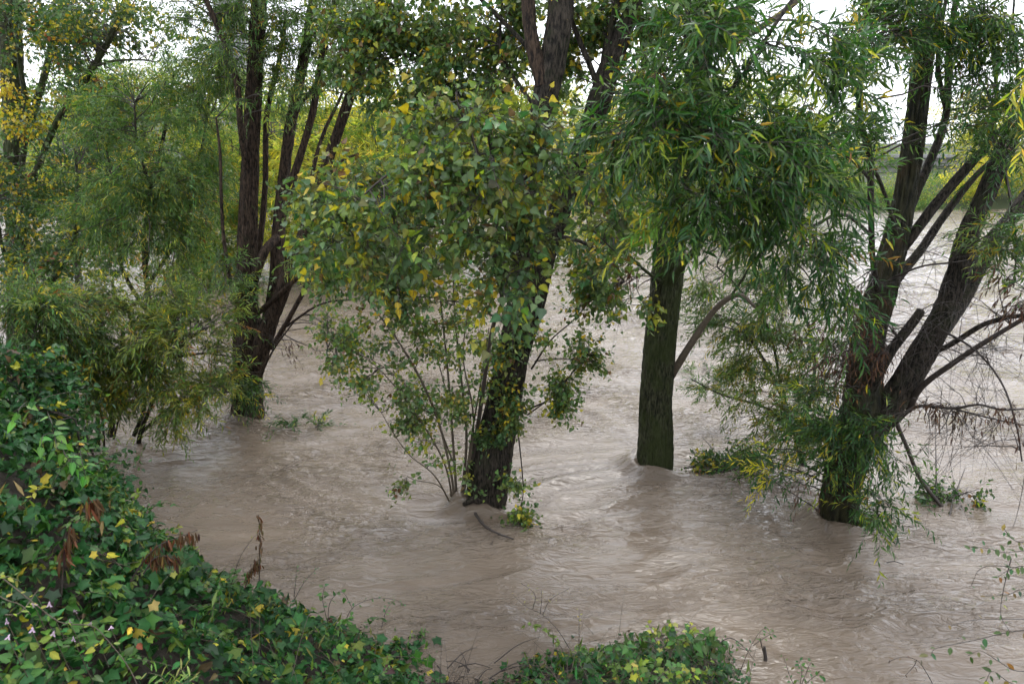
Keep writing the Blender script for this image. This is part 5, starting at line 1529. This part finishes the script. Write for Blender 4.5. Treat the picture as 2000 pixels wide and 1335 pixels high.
# bright weeds on top of the right-hand patch
PW = [(3, (.10, .20, .045)), (2, (.20, .28, .05)), (1, (.34, .36, .06))]
for k, (px, py, hh, pal, L, sh, lab) in enumerate([
        (1310, 1275, 58, [(2, (.26, .30, .05)), (1, (.40, .40, .07)), (2, (.10, .18, .04))], (.022, .045), 'lobed', "tallest yellow-green weed on the bank patch at the bottom edge"),
        (1375, 1290, 50, PG, (.05, .08), 'heart', "nettle-like dark green weed at the right end of the bank patch"),
        (1200, 1290, 30, PG, (.04, .06), 'heart', "low broad-leaved weed in the middle of the bank patch"),
        (1255, 1335, 45, PW, (.03, .055), 'lobed', "bright lobed-leaved weed at the bottom edge of the bank patch"),
        (1340, 1340, 40, PW, (.028, .05), 'lobed', "pale lobed-leaved weed at the bottom edge nearest the right end of the patch")]):
    y0 = hit_y(px, py, .25)
    V_ = Plant("broad_leaved_weed", at(px, py, y0), lab, "weed", 91 + k)
    for q in range(6):
        dx = V_.r.normal(0, 26)
        W = [at(px + dx * .2, py + 8, y0), at(px + dx * .7, py - hh * .5, y0 + V_.r.normal(0, .05)), at(px + dx, py - hh * V_.r.uniform(.75, 1.1), y0 + V_.r.normal(0, .08))]
        V_.along(V_.stem(W, .003, .0015), 8, L, pal, sh, .25, 1, .25)

V_ = Plant("yellow_willow_spray", at(2060, 90, 5.2), "bright yellow willow spray hanging in at the right edge near the top", "branch", 98)
for pts in ([(2070, 60), (2020, 110), (1995, 160), (1975, 215)], [(2060, 80), (2010, 140), (1992, 200), (1985, 240)], [(2060, 200), (2015, 240), (1996, 290), (1988, 330)], [(2065, 110), (2015, 150), (1985, 170), (1965, 200)]):
    V_.along(V_.stem([at(a, b, 5.2) for a, b in pts], .003, .001, M_TWIG), 13, (.06, .10), [(3, (.52, .42, .04)), (1, (.42, .40, .05)), (1, (.20, .26, .04))], 'willow', .3, 1, .7)

# ---- branches hanging in from the right edge
V_ = Plant("overhanging_branch", at(2040, 1090, 4.2), "leafy twigs reaching in over the water from the right edge", "branch", 97)
PO = [(3, (.055, .11, .035)), (2, (.10, .14, .04)), (1, (.22, .12, .04)), (.6, (.30, .24, .05))]
for pts, n, L in (([(2060, 1075), (2000, 1075), (1960, 1078), (1930, 1070), (1893, 1068)], 16, (.025, .05)), ([(2060, 1110), (2000, 1105), (1975, 1110), (1950, 1125)], 12, (.03, .05)),
                  ([(2060, 1150), (1995, 1150), (1970, 1160), (1925, 1163)], 10, (.02, .04)), ([(2060, 1120), (1960, 1105), (1915, 1110), (1896, 1145)], 3, (.012, .02)),
                  ([(1975, 1090), (1960, 1150), (1955, 1200), (1972, 1232)], 6, (.025, .045)), ([(2060, 1210), (1980, 1208), (1900, 1210), (1855, 1222)], 3, (.015, .03)),
                  ([(2060, 1225), (1980, 1232), (1900, 1250), (1830, 1265), (1818, 1280)], 8, (.025, .06)), ([(2060, 1300), (1990, 1310), (1950, 1290), (1915, 1270), (1890, 1280)], 9, (.03, .06)),
                  ([(2060, 1345), (1980, 1335), (1940, 1310), (1925, 1330)], 9, (.03, .06)), ([(2050, 1040), (2000, 1058), (1975, 1050), (1960, 1030)], 8, (.025, .045)), ([(1998, 860), (2004, 900), (1996, 960), (1985, 1010), (1978, 1030)], 0, (.02, .03))):
    W = [at(a, b, 4.2 - .02 * i) for i, (a, b) in enumerate(pts)]
    p = V_.stem(W, .0032, .001, M_TWIG)
    if n: V_.along(p, n, L, PO, 'oval', .2, 1, .35)


# ================================================================== DRIFT CAUGHT IN THE WATER
def drift(name, label, px, py, rx, n, seed, pal, stems, style='poplar_small', cat="driftwood"):
    w = on_water(px, py)
    T = Tree(name, w, label, cat, seed=seed, bark=M_TWIG, dens=1.0)
    for i, pts in enumerate(stems):
        W = np.array([on_water(a, b) + np.array([0, 0, h]) for a, b, h in pts])
        T.stem3(W, np.linspace(.012, .004, len(W)), "stick", seg=7)
    k = float((w - CAMP) @ FWD) / FPX
    for dx in np.linspace(-.7, .7, 4):
        c = w + np.array([dx * rx * k, 0, .07])
        if n: T.grow3(c, np.array([rx * k * .35, .14, .10]), n, style, pal, .3)
    T.grow3(w + np.array([0, 0, .05]), np.array([rx * k, .2, .08]), 6, 'bare', pal, .2)
    return T.finish()


drift("debris_raft", "raft of leafy twigs and drift caught between the mossy trunk and the big willow", 1410, 915, 70, 6, 101, PAL_POPLAR_YL, [[(1335, 918, .03), (1400, 915, .06), (1470, 905, .05)], [(1395, 938, 0), (1430, 915, .1), (1480, 880, .2)], [(1400, 930, .0), (1390, 900, .15), (1370, 880, .2)]])
drift("debris_raft", "leafy drift caught on a sunken branch right of the big willow", 1855, 985, 55, 5, 102, PAL_WILLOW_DK, [[(1790, 975, .02), (1840, 985, .08), (1910, 970, .1)], [(1850, 1030, 0), (1860, 990, .1), (1880, 950, .25)], [(1830, 1000, 0), (1822, 960, .3), (1815, 900, .6)]])
drift("floating_weed", "thin green weed streaming on the water right of the multi-stemmed tree", 600, 838, 60, 2, 103, PAL_WILLOW_DK, [[(540, 832, .01), (600, 842, .015), (660, 855, .012), (722, 864, .005)]], 'willow')
drift("trailing_branch", "leafy branch trailing on the current behind the mossy trunk", 1385, 735, 60, 4, 104, PAL_WILLOW, [[(1325, 722, .03), (1385, 735, .03), (1440, 742, .02)]], 'willow')
drift("leaf_drift", "scattered drift around the foot of the big willow", 1705, 1035, 50, 2, 105, PAL_WILLOW_DK, [[(1630, 1035, .02), (1690, 1030, .05), (1745, 1058, .01)], [(1660, 1015, .3), (1650, 1032, .02)]], 'willow')
V_ = Plant("sunken_stick", on_water(960, 1030), "dark stick trailing in the water below the leaning poplar", "stick", 106)
V_.stem([on_water(928, 1002, .10), on_water(945, 1025, .12), on_water(970, 1040, .115), on_water(1003, 1052, .09)], .018, .008, M_TWIG, "stick")
V_.stem([on_water(945, 1025, .12), on_water(942, 1012, .16)], .006, .003, M_TWIG, "side_twig")
for k, (px, py, lab) in enumerate([(1070, 1075, "small dark bit of drift on the water below the leaning poplar"), (1745, 1110, "small floating twig on the rippled water below the big willow"), (960, 1076, "tiny floating twig straight below the sunken stick")]):
    w = on_water(px, py)
    V_ = Plant("floating_twig", w, lab, "twig", 107 + k, "floating twigs")
    V_.stem([w + np.array([-.07, .01, .06]), w + np.array([0, 0, .08]), w + np.array([.08, -.02, .06])], .006, .003, M_TWIG, "stick")
    V_.stem([w + np.array([0, 0, .08]), w + np.array([.02, .03, .12])], .003, .002, M_TWIG, "side_twig")
# brown flood wrack in the gap of the bank
T = Tree("flood_wrack", np.array([-.4, 5.05, 0]), "tangle of brown twigs and wrack washed up in the gap at the bottom edge", "driftwood", seed=110, bark=M_TWIG, dens=1.0)
for k in range(9):
    a = T.r.uniform(790, 990); b = T.r.uniform(1300, 1338)
    p = on_water(a, b) + np.array([0, 0, .04])
    q = p + np.array([T.r.normal(0, .3), T.r.normal(0, .15), abs(T.r.normal(.04, .06))])
    T.stem3([p, (p + q) / 2 + np.array([0, 0, .04]), q], [.006, .004, .002], "stick", seg=6)
T.grow3(np.array([-.45, 5.05, .08]), np.array([.55, .18, .10]), 34, 'bare', PAL_DEAD, .1)
T.grow3(np.array([-.45, 5.05, .06]), np.array([.5, .18, .06]), 10, 'dead', PAL_DEAD, .1, dead=True)
T.finish()
